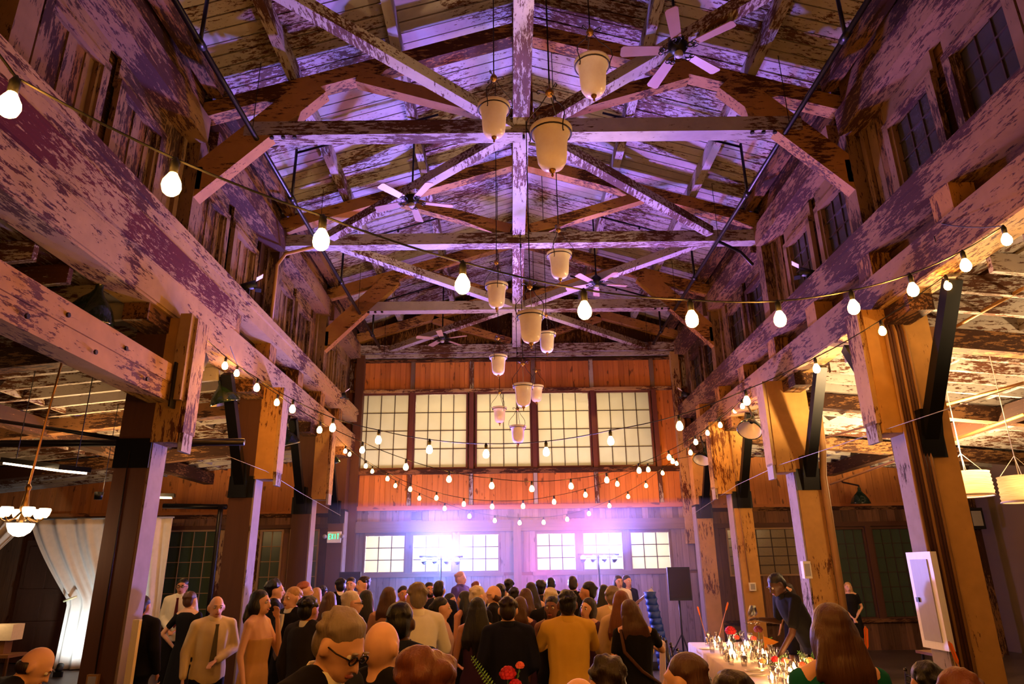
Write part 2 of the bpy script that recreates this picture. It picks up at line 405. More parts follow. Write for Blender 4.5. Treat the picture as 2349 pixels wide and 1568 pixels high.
# ---- side walls above the aisles (clerestory)
WZ0, WZ1 = 6.22, 8.72
nwin = [20]
def clerestory(s):
    wl = thing('wall_'+SIDE[s], kind='structure', label='peeling board clerestory wall along the %s of the nave' % SIDE[s])
    d0 = 4.72
    lo = lambda a, b: (min(X(s, a), X(s, b)))
    hi = lambda a, b: (max(X(s, a), X(s, b)))
    def bx(name, da, db, y0, y1, z0, z1, mat): return cube(name, (lo(da, db), y0, z0), (hi(da, db), y1, z1), mat, wl)
    bx('backing', d0+.08, d0+.12, Y0, W, WZ0-.4, WZ1+.1, 'timber_Y')
    wins = []
    for k in range(-2, 4):
        yb = TR[0]+BAY*k
        for o in (.45, 1.75): wins.append((yb+o, yb+o+.85))
    y = 0.6
    while y < W:
        y1 = min(y+.2, W)
        for (a, b) in wins:
            if y1 > a-.12 and y < b+.12: break
        else:
            bx('plank', d0, d0+.05+rnd.uniform(-.012, .012), y+.004, y1-.004, WZ0, 7.8, 'dusky_Z' if rnd.random() < .6 else 'timber_Z')
        y += .2
    for (a, b) in wins:
        if b < 2: continue
        bx('plank', d0, d0+.05, a-.12, b+.12, 7.34, 7.8, 'dusky_Y'); bx('plank', d0, d0+.05, a-.12, b+.12, WZ0, 6.3, 'dusky_Y')
        nwin[0] += 1
        wn = thing('window_%d' % nwin[0], (X(s, d0), (a+b)/2, 6.3), kind='structure',
                   label='%s clerestory window high on the %s wall' % ('small paned' if s > 0 else 'boarded-up', SIDE[s]))
        def wx(name, da, db, y0, y1, z0, z1, mat): return cube(name, (lo(da, db), y0, z0), (hi(da, db), y1, z1), mat, wn)
        for ya, yb_ in ((a-.12, a), (b, b+.12)): wx('casing', d0-.05, d0+.02, ya, yb_, 6.22, 7.4, 'dusky_Z')
        for ya, yb_ in ((a, a+.05), (b-.05, b)): wx('casing', d0-.02, d0+.05, ya, yb_, 6.3, 7.34, 'dusky_Z')
        wx('casing', d0-.05, d0+.02, a-.12, b+.12, 7.34, 7.44, 'mauve_Y'); wx('sill', d0-.07, d0+.03, a-.12, b+.12, 6.24, 6.31, 'mauve_Y')
        if s > 0:
            for i in range(3):
                for j in range(4):
                    pa, pb = a+.05+.25*i, a+.05+.25*(i+1); za, zb = 6.31+.257*j, 6.31+.257*(j+1)
                    wx('pane', d0+.05, d0+.06, pa+.008, pb-.008, za+.008, zb-.008, 'grey_glass')
            for i in (1, 2): wx('muntin', d0+.035, d0+.062, a+.05+.25*i-.009, a+.05+.25*i+.009, 6.31, 7.34, 'muntin_dark')
            for j in (1, 2, 3): wx('muntin', d0+.03, d0+.062, a+.05, b-.05, 6.31+.257*j-.009, 6.31+.257*j+.009, 'muntin_dark')
        else:
            for i in range(5): wx('board', d0+.03+.012*(i % 2), d0+.06, a+.05+.15*i, a+.05+.15*i+.14, 6.31, 7.34, 'timber_Z' if i % 2 else 'dusky_Z')
    # wall posts under the trusses and battens
    for yt in TR[:-1]:
        bx('wall_post', d0-.2, d0+.02, yt-.13, yt+.13, WZ0, 7.85, 'dusky_Z')
        bx('batten', d0-.05, d0, yt-.3, yt-.2, WZ0, 7.8, 'dusky_Z'); bx('batten', d0-.05, d0, yt+.2, yt+.3, WZ0, 7.8, 'dusky_Z')
    for k in range(4):
        ya, yb = TR[k]+.14, TR[k+1]-.14
        bx('wall_plate', d0-.3, d0+.05, ya, yb, 7.72, 8.1, 'mauve_Y'); bx('eave_board', d0-.16, d0-.02, ya, yb, 8.12, 8.6, 'timber_Y')
        bx('eave_purlin', d0-.42, d0-.24, ya, yb, roofz(4.4)-.28, roofz(4.4)-.06, 'timber_Y')
    bx('wall_plate', d0-.3, d0+.05, Y0, TR[0], 7.72, 8.1, 'mauve_Y')
    # upper beam
    ub = thing('upper_girder', (X(s, 4.6), 8, 5.78), 'peeling %s beam carrying the clerestory wall along the %s of the nave' % ('cream and red' if s < 0 else 'mauve-grey', SIDE[s]), 'beam', 'longitudinal beams of the nave', 'structure')
    bmat = 'cream_Y' if s < 0 else 'mauve_Y'
    cube('beam', (lo(4.42, 4.85), Y0, 5.9), (hi(4.42, 4.85), W, 6.22), bmat, ub)
    cube('rail', (lo(4.38, 4.44), Y0, 6.1), (hi(4.38, 4.44), W, 6.22), bmat, ub)
    lg = thing('lower_girder', (X(s, 4.6), 8, 5.05), 'peeling heavy timber girder resting on the columns along the %s of the nave' % SIDE[s], 'beam', 'longitudinal beams of the nave', 'structure')
    cube('beam', (lo(4.44, 4.85), Y0, 5.1), (hi(4.44, 4.85), W, 5.54), bmat, lg)
    cube('soffit_board', (lo(4.46, 4.82), Y0, 5.07), (hi(4.46, 4.82), W, 5.1), 'cream_Y', lg)
    yy = TR[0]-2*BAY
    while yy < W:
        if (s > 0 or yy > 9.8) and yy > .5: cube('stub_post', (lo(4.5, 4.78), yy-.17, 5.54), (hi(4.5, 4.78), yy+.17, 5.9), 'ochre_Z', lg)
        yy += BAY/2
    cube('infill_board', (lo(4.8, 4.83), Y0, 5.5), (hi(4.8, 4.83), W, 5.94), 'brown_Y', lg)
    if s < 0:
        cube('fascia_board', (lo(4.43, 4.46), Y0, 5.5), (hi(4.43, 4.46), 9.75, 5.94), 'cream_Y', lg)
        fb = cube('fascia_board', (lo(4.38, 4.43), Y0, 5.52), (hi(4.38, 4.43), 9.75, 5.9), 'red_peel_Y', lg)
        fb['label'] = 'red-brown fascia board with flaking cream paint'
peel('red_peel_Y', 'Y', lin((166, 134, 90)), lin((92, 30, 20)), lin((74, 28, 24)), 0.42, patch=0.7)
for s in (-1, 1): clerestory(s)

# ---- columns
def lohi(s, a, b): return min(X(s, a), X(s, b)), max(X(s, a), X(s, b))
CPOS = ['nearest the camera', 'second from the camera', 'third from the camera', 'by the far wall']
for s in (-1, 1):
    for k, yt in enumerate(TR[1:]):
        far = k == 3
        yc = yt-.05 if not far else W-.45
        ex = [', hung with conduits and a white electrical panel', ', with a tan drain pipe', ', with a thin conduit', ''][k] if s > 0 else ['', '', ', with slim pipes', ', below the exit sign'][k]
        t = thing('column', (X(s, 4.7), yc, 0), 'brown timber column on the %s of the nave, %s%s' % (SIDE[s], CPOS[k], ex), 'column', 'columns of the nave', 'structure')
        a, b_ = lohi(s, 4.52, 5.04 if (s > 0 and k == 0) else 4.9)
        cube('post', (a, yc-.19, 0), (b_, yc+.19, 5.07), 'brown_Z' if s < 0 else 'sand_Z', t)  # right posts get a lighter paint that stands in for warm light
        a, b_ = lohi(s, 4.49, 4.525)
        cube('nave_board', (a, yc-.17, 0), (b_, yc+.17, 3.5), 'pale_post_Z', t)  # paler than the post: stage light put into the face colour
        if not far:
            a, b_ = lohi(s, 4.22, 4.52)
            cube('drop_post', (a, yc-.2, 3.5), (b_, yc+.16, 5.07), 'sand_Z', t)
            a, b_ = lohi(s, 4.16, 4.22)
            cube('drop_board', (a, yc-.18, 3.62), (b_, yc+.14, 5.07), 'cream_Z', t)
            cube('drop_tip', (a+(.012 if s<0 else 0), yc-.15, 3.4), (b_-(.012 if s>0 else 0), yc+.1, 3.66), 'white_Z', t)
            # steel shoe and two raking braces
        for q in (-1, 1):
            if (far and q > 0) or (s < 0 and k == 0 and q < 0): continue
            MB().bar((X(s, 4.72), yc+q*.22, 3.42), (X(s, 4.72), yc+q*1.25, 5.02), .16, .13).build('steel_brace', 'black_steel', t)
            MB().prism([(yc+q*.19, 3.2), (yc+q*.24, 3.2), (yc+q*.36, 3.75), (yc+q*.19, 3.75)], X(s, 4.6), X(s, 4.86), 'yz').build('brace_shoe', 'black_steel', t)
        a, b_ = lohi(s, 4.5, 4.92)
        cube('steel_collar', (a, yc-.2, 3.2), (b_, yc+.2, 3.55), 'black_steel', t)
        for q in (-1, 1):
            a, b_ = lohi(s, 4.5, 4.8)
            cube('bolster', (a, yc+q*.45-.28, 4.86), (b_, yc+q*.45+.28, 5.09), 'sand_Y' if False else 'timber_Y', t)
pass
# ------------------------------------------------------------------ far wall
wb = thing('wall_back', (0, W, 0), kind='structure', label='far gable wall of pine panels, rails and reclaimed boards')
def fw(name, x0, x1, z0, z1, mat, y0=0.0, y1=.06): return cube(name, (x0, W-y1, z0), (x1, W-y0, z1), mat, wb)
def boards(x0, x1, z0, z1, mat, w=.145, jit=.008, y1=.05, name='plank', gap=.004):
    n = max(1, round((x1-x0)/w)); ww = (x1-x0)/n
    for i in range(n):
        fw(name, x0+i*ww+gap/2, x0+(i+1)*ww-gap/2, z0, z1, mat, 0, y1+rnd.uniform(-jit, jit))
XA, XB = -4.42, 4.92
UW = [(-4.36, -2.76), (-2.65, -1.15), (-.95, .61), (.74, 2.24), (2.38, 3.93)]
LW = [(-3.82, -2.75), (-2.58, -1.53), (-1.36, -.30), (.64, 1.69), (1.86, 2.92), (3.10, 4.15)]
AW = [(5.62, 7.62, 1.78, 2.98, 5, 5), (8.22, 9.26, .72, 2.95, 4, 6), (9.42, 10.5, .72, 2.95, 4, 6), (10.75, 11.6, .72, 2.95, 3, 6),
      (-8.98, -7.62, .75, 3.12, 4, 6), (-7.42, -6.75, .75, 3.12, 2, 6), (-6.55, -5.95, .75, 3.1, 2, 6), (-5.78, -5.0, .75, 3.1, 3, 6)]
# nave part: gable above, panels, rails, posts
# night backing leaves only the window openings free
def hole_row(x0, x1, z0, z1, holes, mat='reclaimed_X'):
    xs = x0
    for (a, b) in sorted(holes):
        if a > xs: cube('backing', (xs, W-.005, z0), (a, W+.03, z1), mat, wb)
        xs = b
    if xs < x1: cube('backing', (xs, W-.005, z0), (x1, W+.03, z1), mat, wb)
XO0, XO1 = XC-14.6, XC+OUT
aw_x = [(a, b) for a, b, *_ in AW]
hole_row(XO0, XO1, 0, .72, [])
hole_row(XO0, XO1, .72, 1.78, [])
hole_row(XO0, XO1, 1.78, 1.985, [])
hole_row(XO0, XO1, 1.985, 2.915, LW)
hole_row(XO0, XO1, 2.915, 4.64, [])
hole_row(XA-.4, XB+.4, 4.64, 6.72, UW)
hole_row(XO0, XA-.4, 4.64, 5.3, []); hole_row(XB+.4, XO1, 4.64, 5.3, [])
hole_row(XA-.4, XB+.4, 6.72, 10.2, [])
fw('dark_gable', XA, XB, 7.95, 10.0, 'brown_Z', 0, .02)
boards(XA, XB, 8.1, 9.9, 'timber_Z', .3, y1=.03)
fw('top_rail', XA, XB, 7.74, 7.84, 'white_X', 0, .16)
fw('top_rail', XA, XB, 7.62, 7.70, 'timber_X', 0, .10)
px_ = [-4.42, -2.705, -1.05, .675, 2.31, 4.02, 4.92]
for i in range(6):
    boards(px_[i]+.06, px_[i+1]-.06, 6.84, 7.64, 'pine_Z'); boards(px_[i]+.06, px_[i+1]-.06, 3.66, 4.48, 'pine_Z')
for i, x in enumerate(px_):
    fw('wall_post', x-.055, x+.055, 6.8, 7.66, 'grey_timber_Z' if i % 2 else 'white_Z', 0, .1)
    fw('wall_post', x-.06, x+.06, 4.6, 6.8, 'frame_red', 0, .14)
    fw('wall_post', x-.05, x+.05, 3.64, 4.5, 'white_Z' if i else 'grey_timber_Z', 0, .1)
boards(3.98, 4.9, 4.64, 6.74, 'pine_Z')
fw('window_rail', XA, XB, 6.73, 6.82, 'cream_X', 0, .15)
fw('window_rail', XA, XB, 4.48, 4.60, 'timber_X', 0, .17)
fw('ledge', XA-.05, XB+.05, 3.54, 3.655, 'pine_X', 0, .14)
boards(XA, XB, 3.26, 3.54, 'greyboard_Z', .16)
fw('header_beam', XA, XB, 2.98, 3.26, 'grey_timber_X', 0, .16)
fw('vent', -2.62, -2.35, 3.3, 3.5, 'black_plastic', 0, .08); fw('vent', 1.5, 1.95, 3.29, 3.47, 'black_plastic', 0, .08)
xs = XA
for (a, b) in LW+[(XB, XB)]:
    if a-xs > .02: boards(xs, a, 1.96, 2.98, 'greyboard_Z', .15)
    xs = b
for (a, b) in LW: fw('window_head', a, b, 2.92, 2.98, 'grey_timber_X', 0, .07)
boards(XA, XB, 0, 1.88, 'greyboard_Z', .16)
fw('sill_rail', -3.9, -.2, 1.87, 1.97, 'grey_timber_X', 0, .1); fw('sill_rail', .55, 4.25, 1.87, 1.97, 'grey_timber_X', 0, .1)
fw('centre_post', .06, .26, 0, 3.26, 'grey_timber_Z', 0, .2)
for s in (-1, 1): fw('corner_post', *lohi(s, 4.3, 4.52), 2.6 if s > 0 else 0, 7.8, 'cream_Z' if s > 0 else 'brown_Z', 0, .24)
def paned(n, x0, x1, z0, z1, nc, nr, pane, mun, lab, cas='frame_red', fr=.045):
    t = thing('window_%d' % n, ((x0+x1)/2, W, z0), kind='structure', label=lab)
    def q(name, a, b, c, d, mat, y0, y1): return cube(name, (a, W-y1, c), (b, W-y0, d), mat, t)
    for a, b, c, d in ((x0, x0+fr, z0, z1), (x1-fr, x1, z0, z1)): q('window_frame', a, b, c, d, cas, 0, .08)
    q('window_frame', x0+fr, x1-fr, z1-fr, z1, cas, 0, .08); q('window_frame', x0+fr, x1-fr, z0, z0+fr, cas, 0, .08)
    pw, ph = (x1-x0-2*fr)/nc, (z1-z0-2*fr)/nr
    for i in range(nc):
        for j in range(nr):
            q('pane', x0+fr+i*pw+.006, x0+fr+(i+1)*pw-.006, z0+fr+j*ph+.006, z0+fr+(j+1)*ph-.006, pane(i, j) if callable(pane) else pane, .012, .018)
    for i in range(1, nc): q('muntin', x0+fr+i*pw-.009, x0+fr+i*pw+.009, z0+fr, z1-fr, mun, .005, .035)
    for j in range(1, nr): q('muntin', x0+fr, x1-fr, z0+fr+j*ph-.009, z0+fr+j*ph+.009, mun, .006, .034)
ORD = ['leftmost', 'second from left', 'middle', 'fourth from left', 'rightmost', '']
for i, (a, b) in enumerate(UW): paned(1+i, a, b, 4.62, 6.73, 4, 4, 'frosted_pane', 'muntin_dark', '%s of the five tall amber-lit windows in the far wall' % ORD[i])
for i, (a, b) in enumerate(LW): paned(6+i, a, b, 1.97, 2.93, 3, 3, 'frosted_pane', 'muntin_dark', '%s of the %s three bright white windows behind the band' % (['left one', 'middle one', 'right one'][i % 3], 'left' if i < 3 else 'right'), 'grey_timber_Z', .03)
AL = ['paned window reflecting amber lamps behind the server', 'dark green paned window left of the brown mullion, behind the standing woman', 'dark green paned window right of the brown mullion', 'narrow dark window in the right corner',
      'dark paned window right of the white curtain', 'narrow dark window beside the drain pipe, left aisle', 'narrow dark window between the left columns', 'dark window by the exit sign']
plain('amber_glass', lin((124, 108, 80)), 0.22, 0, 0.6)  # dark panes coloured to stand for reflected amber lamps
for i, (a, b, c, d, nc, nr) in enumerate(AW):
    paned(12+i, a, b, c, d, nc, nr, 'amber_glass' if i == 0 else 'dark_glass', 'muntin_pale' if i > 3 else 'muntin_dark', AL[i], 'muntin_pale' if i in (0, 4, 5, 6, 7) else 'brown_Z')
# aisle parts of the far wall
for s in (-1, 1):
    xa, xb = (XB, XO1) if s > 0 else (XO0, XA)
    boards(xa, xb, 3.58, 5.1, 'pine_Z', .16)
    fw('ledge', xa, xb, 3.5, 3.58, 'pine_X', 0, .1); fw('ledge', xa, xb, 3.40, 3.5, 'timber_X', 0, .06)
    boards(xa, xb, 3.12 if s < 0 else 3.08, 3.42, 'reclaimed_Z', .2)
    fw('head_rail', xa, xb, 2.98 if s > 0 else 3.12, 3.1 if s > 0 else 3.22, 'brown_X', 0, .1)
    xs = xa
    zb = .72
    for (a, b, c, d, *_) in sorted([q for q in AW if (q[0] > 0) == (s > 0)]):
        if a-xs > .03: boards(xs, a, zb, 3.0, 'reclaimed_Z', .17)
        xs = b
        if c > 1: boards(a, b, zb, c, 'reclaimed_Z', .17)
    if xb-xs > .03: boards(xs, xb, zb, 3.0, 'reclaimed_Z', .17)
    boards(xa, xb, 0, .66, 'reclaimed_Z', .17); fw('sill_rail', xa, xb, .64, .73, 'timber_X', 0, .12)
fw('mullion_post', 9.27, 9.41, .7, 3.0, 'brown_Z', 0, .12)
for x in (-7.52, -6.65): fw('brick_pier', x-.1, x+.1, .72, 3.1, 'cream_Z', 0, .06)

# ------------------------------------------------------------------ aisles
def ailz(d): return 5.38 - 0.095*d
for s in (-1, 1):
    ac = thing('ceiling_'+SIDE[s], kind='structure', label='low sloping %s aisle ceiling of joists and boards' % SIDE[s])
    OUT_ = OUT if s > 0 else 14.6
    da, db = 4.86, OUT_+.1
    L = math.hypot(db-da, ailz(da)-ailz(db)); ang = math.atan2(ailz(db)-ailz(da), db-da)
    jm = MB().prism([(s*da, ailz(da)), (s*db, ailz(db)), (s*db, ailz(db)+.22), (s*da, ailz(da)+.22)], -.035, .035).mesh('joist', 'white_X')
    yy = 2.2
    while yy < W-.2:
        o = bpy.data.objects.new('joist', jm); C.objects.link(o); o.parent = ac; o.location = (XC, yy, 0)
        if yy > 5:
            for dd in (6.3, 7.9, 9.5):
                cube('bridging', (X(s, dd)-.03, yy+.04, ailz(dd)+.03), (X(s, dd)+.03, yy+.51, ailz(dd)+.18), 'white_Y', ac)
        yy += .55
    n = 24 if s > 0 else 34
    for i in range(n):
        d0_, d1_ = da+(db-da)*i/n, da+(db-da)*(i+1)/n
        z = ailz((d0_+d1_)/2)+.225
        cube('ceiling_board', (min(X(s, d0_), X(s, d1_))+.004, Y0, z), (max(X(s, d0_), X(s, d1_))-.004, W, z+.04), 'white_Y', ac)
    # outer wall
    ow = thing('wall_aisle_'+SIDE[s], kind='structure', label='plain plastered outer wall of the %s aisle' % SIDE[s])
    a, b_ = lohi(s, OUT_, OUT_+.15)
    cube('plaster', (a, Y0, 0), (b_, W, 5), 'plaster', ow)
    # cross beams over the aisle at each column
    for k, yt in enumerate(TR[1:4]):
        a, b_ = lohi(s, 4.9, OUT_)
        MB().bar((X(s, 4.9), yt, ailz(4.9)-.14), (X(s, OUT_), yt, ailz(OUT_)-.14), .22, .26).build('aisle_beam', 'timber_X', kind='structure',
            label='dark timber beam across the %s aisle, %s' % (SIDE[s], CPOS[k]), cat='beam', group='cross beams over the aisles')
    cube('aisle_girder', (lohi(s, 8.2, 8.45)[0], Y0, ailz(8.3)-.3), (lohi(s, 8.2, 8.45)[1], W, ailz(8.3)-.02), 'timber_Y', kind='structure', label='long beam under the %s aisle joists' % SIDE[s], cat='beam')
fr = thing('wall_front', kind='structure', label='board wall behind the photographer')
cube('backing', (XO0, Y0-.1, 0), (XO1, Y0, 9.9), 'brown_Z', fr)

# left only: low timber bracket beam in the nearest bay
t = thing('bracket_beam', (X(-1, 4.5), 4, 3.95), 'bolted cream timber beam hung low between the nearest left columns', 'beam', kind='structure')
cube('beam', (X(-1, 4.62), .6, 3.98), (X(-1, 4.34), 8.1, 4.2), 'sand_Y', t); cube('beam', (X(-1, 4.64), .6, 4.2), (X(-1, 4.32), 8.1, 4.42), 'sand_Y', t)
cube('steel_strap', (X(-1, 4.3), 7.92, 3.9), (X(-1, 4.28), 8.1, 4.45), 'black_steel', t)
for i in range(9):
    MB().tube([(X(-1, 4.3), 3.4+i*.5, 4.09+.2*(i % 2)), (X(-1, 4.32), 3.4+i*.5, 4.09+.2*(i % 2))], .025, 6).build('bolt', 'iron', t)
cube('hanger_post', (X(-1, 4.34), 7.98, 4.0), (X(-1, 4.2), 8.16, 5.1), 'cream_Z', t)
# lamps in the rooms behind the frosted panes
for i, (a, b) in enumerate(UW):
    pw = (4, 80, 20, 80, 4)[i]
    area('back_room_lamp_upper', ((a+b)/2, W+.75, 6.55), ((a+b)/2, W, 5.75), (1.0, 0.76, 0.44), pw*1.0, 1.2, .3)
    area('back_room_fill_upper', ((a+b)/2, W+1.3, 5.4), ((a+b)/2, W, 5.6), (1.0, 0.66, 0.32), 19, 1.6, 2.0)
for i, (a, b) in enumerate(LW):
    area('back_room_lamp_lower', ((a+b)/2, W+.8, 2.45), ((a+b)/2, W, 2.45), (1.0, 0.92, 0.92), 600 if i < 5 else 240, 1.2, 1.1)
# ------------------------------------------------------------------ string lights
def string(name, bulbs, label, ends=(), rb=.034, seg_sag=.03, mat='bulb_glow'):
    bulbs = [Vector(b) for b in bulbs]
    allp = ([Vector(ends[0])] if len(ends) > 0 and ends[0] else []) + [b+Vector((0, 0, .12)) for b in bulbs] + ([Vector(ends[1])] if len(ends) > 1 and ends[1] else [])
    t = thing(name, bulbs[0], label, 'string lights', 'festoon strings')
    pts = []
    for i in range(len(allp)-1):
        a, b = allp[i], allp[i+1]
        for q in range(4):
            k = q/4; p = a.lerp(b, k); p.z -= seg_sag*(b-a).length*4*k*(1-k)*.5; pts.append(p)
    pts.append(allp[-1])
    MB().tube(pts, .006, 5).build('cable', 'black_plastic', t)
    key = ('bm', rb, mat)
    if key not in _unit:
        prof = [(0.001, -.055), (.5*rb, -.052), (.85*rb, -.038), (rb, -.015), (.92*rb, .01), (.6*rb, .035), (.4*rb, .05)]
        _unit[key] = MB().lathe(prof, (0, 0, 0), 10, True).mesh('bulb', mat, True)
        _unit['sock'] = MB().lathe([(.012, .045), (.019, .05), (.02, .1), (.012, .118), (.006, .13)], (0, 0, 0), 8, True).mesh('socket', 'black_plastic', True)
    for b in bulbs:
        o = bpy.data.objects.new('bulb', _unit[key]); C.objects.link(o); o.parent = t; o.location = b-bulbs[0]
        sk = bpy.data.objects.new('socket', _unit['sock']); C.objects.link(sk); sk.parent = o
    return t
# nearest string: from beside the camera up to the right girder
s1 = [(22, 238), (394, 421), (737, 548), (1061, 650), (1341, 710), (1587, 730), (1789, 730), (1958, 703), (2094, 663), (2215, 607), (2309, 548)]
b1 = []
for i, (u, v) in enumerate(s1):
    dep = 2.6*(1+.1167*i)
    d = ray(u, v); b1.append(EYE + d*(dep/FPX))
string('string_lights', b1, 'nearest string of large glowing bulbs swooping across the whole nave', ((-3.6, 1.4, 6.2), (4.7, 6.6, 5.5)), .040)
def lerpY(lst, ya, yb):
    u0, u1 = lst[0][0], lst[-1][0]
    return [atY(u, v, ya+(yb-ya)*(u-u0)/(u1-u0)) for u, v in lst]
s2 = [(459, 785), (516, 838), (589, 888), (671, 937), (763, 980), (868, 1008), (985, 1030), (1115, 1040), (1253, 1035), (1401, 1010), (1559, 976), (1713, 918), (1873, 844), (2024, 758), (2174, 654)]
string('string_lights', lerpY(s2, 8.9, 7.0), 'string of bulbs hanging in front of the tall amber windows', ((-4.12, 8.4, 5.2), (4.66, 6.7, 5.4)), .040)
s3 = [(543, 855), (635, 922), (733, 985), (831, 1031), (931, 1070), (1030, 1098), (1128, 1113), (1220, 1120), (1310, 1114), (1392, 1100), (1466, 1078), (1535, 1048), (1596, 1013), (1652, 974), (1703, 931), (1737, 886)]
string('string_lights', lerpY(s3, 10.0, 13.2), 'string of bulbs crossing the pine boards just under the amber windows', ((-4.12, 9.6, 5.2), (4.66, 12.9, 5.3)), .042)
s4 = [(759, 1000), (792, 1034), (839, 1068), (889, 1097), (941, 1121), (1001, 1141), (1064, 1155), (1129, 1161), (1200, 1160), (1271, 1150), (1343, 1134), (1416, 1109), (1487, 1076), (1543, 1057), (1584, 1037), (1623, 992), (1686, 941)]
string('string_lights', lerpY(s4, 15.8, 14.0), 'string of small bulbs low over the dance floor, second from the far wall', ((-4.12, 15.6, 4.9), (4.6, 14.0, 5.0)), .042)
s5 = [(802, 1041), (854, 1080), (907, 1113), (962, 1142), (1020, 1165), (1077, 1183), (1135, 1193), (1192, 1198), (1247, 1197), (1301, 1190), (1351, 1177), (1398, 1159), (1441, 1138), (1482, 1113), (1520, 1084), (1552, 1062)]
string('string_lights', lerpY(s5, 17.3, 17.3), 'lowest string of small bulbs sagging before the far wall ledge', ((-4.30, 17.95, 4.85), (4.80, 17.95, 4.8)), .042)
# strings that go on behind the photographer
for yy, ln in ((0.6, 'directly over the photographer'), (-1.6, 'behind the photographer')):
    string('string_lights', [(-4.2+.62*i, yy+.2*math.sin(i), 3.55+.055*(i-7)**2*.5) for i in range(15)], 'string of glowing bulbs ' + ln, (), .036)

# ------------------------------------------------------------------ bell pendants
def pendant_proto():
    t = thing('bell_pendant', (0, 0, 0), 'x', 'pendant lamp', 'bell pendants along the nave')
    r = .17
    prof = [(.001, -.36), (.05, -.355), (.095, -.33), (.12, -.285), (.128, -.22), (.133, -.12), (.143, -.05), (.165, -.01), (.18, .01), (.182, .03), (.176, .035), (.155, .0), (.135, -.05), (.123, -.12), (.118, -.22), (.108, -.28), (.05, -.335), (.001, -.34)]
    MB().lathe(prof, (0, 0, 0), 24).build('glass_bell', 'lamp_glass', t, True)
    MB().tube([(.172*math.cos(a), .172*math.sin(a), -.015) for a in [i*math.pi/14 for i in range(29)]], .007, 5, False).build('ring', 'iron', t, True)
    fin = MB().lathe([(.001, -.43), (.008, -.425), (.012, -.41), (.006, -.4), (.016, -.39), (.026, -.375), (.03, -.362), (.02, -.35)], (0, 0, 0), 12)
    fin.build('finial', 'brass', t, True)
    for k in range(3):
        a = 2*math.pi*k/3+.5; c, s_ = math.cos(a), math.sin(a)
        P = [(.0, .42), (.04, .36), (.09, .27), (.15, .2), (.2, .13), (.21, .06), (.185, .0), (.176, -.05), (.18, -.085), (.192, -.09)]
        MB().tube([(x*c, x*s_, z) for x, z in P], .005, 5).build('arm', 'iron', t, True)
        Q = [(.02, .4), (.06, .43), (.1, .44), (.115, .42), (.1, .4), (.085, .41)]
        MB().tube([(x*c, x*s_, z) for x, z in Q], .006, 5).build('scroll', 'iron', t, True)
    MB().lathe([(.001, .36), (.03, .38), (.042, .41), (.03, .44), (.012, .46), (.008, .5)], (0, 0, 0), 12).build('hub', 'brass', t, True)
    return t
pp = pendant_proto()
PEND = [(1133, 250, 6.3, 'nearest cluster, left bell'), (1358, 150, 5.6, 'nearest cluster, highest right bell'), (1264, 305, 4.95, 'nearest cluster, lowest and largest bell'),
        (1283, 586, 8.85, 'second cluster, right bell'), (1139, 657, 9.75, 'second cluster, left bell'), (1217, 725, 8.1, 'second cluster, lowest bell'),
        (1254, 768, 12.4, 'third cluster, right bell half hidden'), (1143, 820, 12.9, 'third cluster, left bell'), (1200, 886, 11.4, 'third cluster, lowest bell'),
        (1230, 888, 15.8, 'farthest cluster, right bell half hidden'), (1146, 937, 16.4, 'farthest cluster, left bell'), (1188, 980, 14.7, 'farthest cluster, lowest bell')]
for i, (u, v, Y, lab) in enumerate(PEND):
    p = atY(u, v, Y); rz = rnd.uniform(0, 6)
    o = pp if i == 0 else copy_tree(pp, p, rz)
    o.location = p; o.rotation_euler.z = rz; o['label'] = 'frosted glass bell pendant lamp with iron scrolls, ' + lab
    ztop = roofz(abs(p.x-XC))-.02
    MB().tube([(0, 0, .48), (0, 0, ztop-p.z)], .007, 5).build('chain', 'iron', o, local=True)
    point('pendant_bulb', p+Vector((0, 0, -.26)), (1.0, .62, .42), 85.0, .03)

# ------------------------------------------------------------------ ceiling fans
def fan_proto():
    t = thing('ceiling_fan', (0, 0, 0), 'x', 'ceiling fan', 'ceiling fans')
    MB().lathe([(.001, -.1), (.05, -.1), (.09, -.07), (.12, -.02), (.12, .04), (.09, .09), (.04, .13), (.02, .17), (.02, .2)], (0, 0, 0), 18).build('motor', 'black_steel', t, True)
    MB().lathe([(.001, -.16), (.04, -.155), (.055, -.13), (.05, -.1)], (0, 0, 0), 14).build('cap', 'grey_panel', t, True)
    for k in range(5):
        a = 2*math.pi*k/5; rot = Matrix.Rotation(a, 3, 'Z')
        pts = [(.2, -.06), (.66, -.075), (.685, -.05), (.685, .05), (.66, .075), (.2, .06)]
        mb = MB().prism(pts, -.006, .006, 'xy')
        tilt = Matrix.Rotation(R(11), 3, 'X')
        mb.v = [tuple(rot @ (tilt @ Vector(v) + Vector((0, 0, -.06)))) for v in mb.v]
        bl = mb.build('blade', 'fan_wood', t, local=True)
        br = MB()
        for sx in (-1, 1):
            br.tube([tuple(rot @ Vector((.1+.12*q, sx*(.04*math.sin(q*3.1)), -.065))) for q in [i/7 for i in range(8)]], .008, 5)
            br.tube([tuple(rot @ Vector((.2+.03*math.cos(q), sx*.03+.03*math.sin(q), -.075))) for q in [i*.9 for i in range(8)]], .006, 5)
        br.build('blade_iron', 'black_steel', bl, local=True)
    return t
plain('fan_wood', lin((150, 120, 110)), 0.4)
fp = fan_proto()
FANS = [(945, 455, 10.0, .25, 'left of the bells, second bay'), (1555, 105, 6.6, .6, 'upper right, nearest the camera'), (1368, 645, 13.45, .2, 'right of the bells, small in the third bay'), (1015, 772, 16.9, .9, 'left, farthest by the gable')]
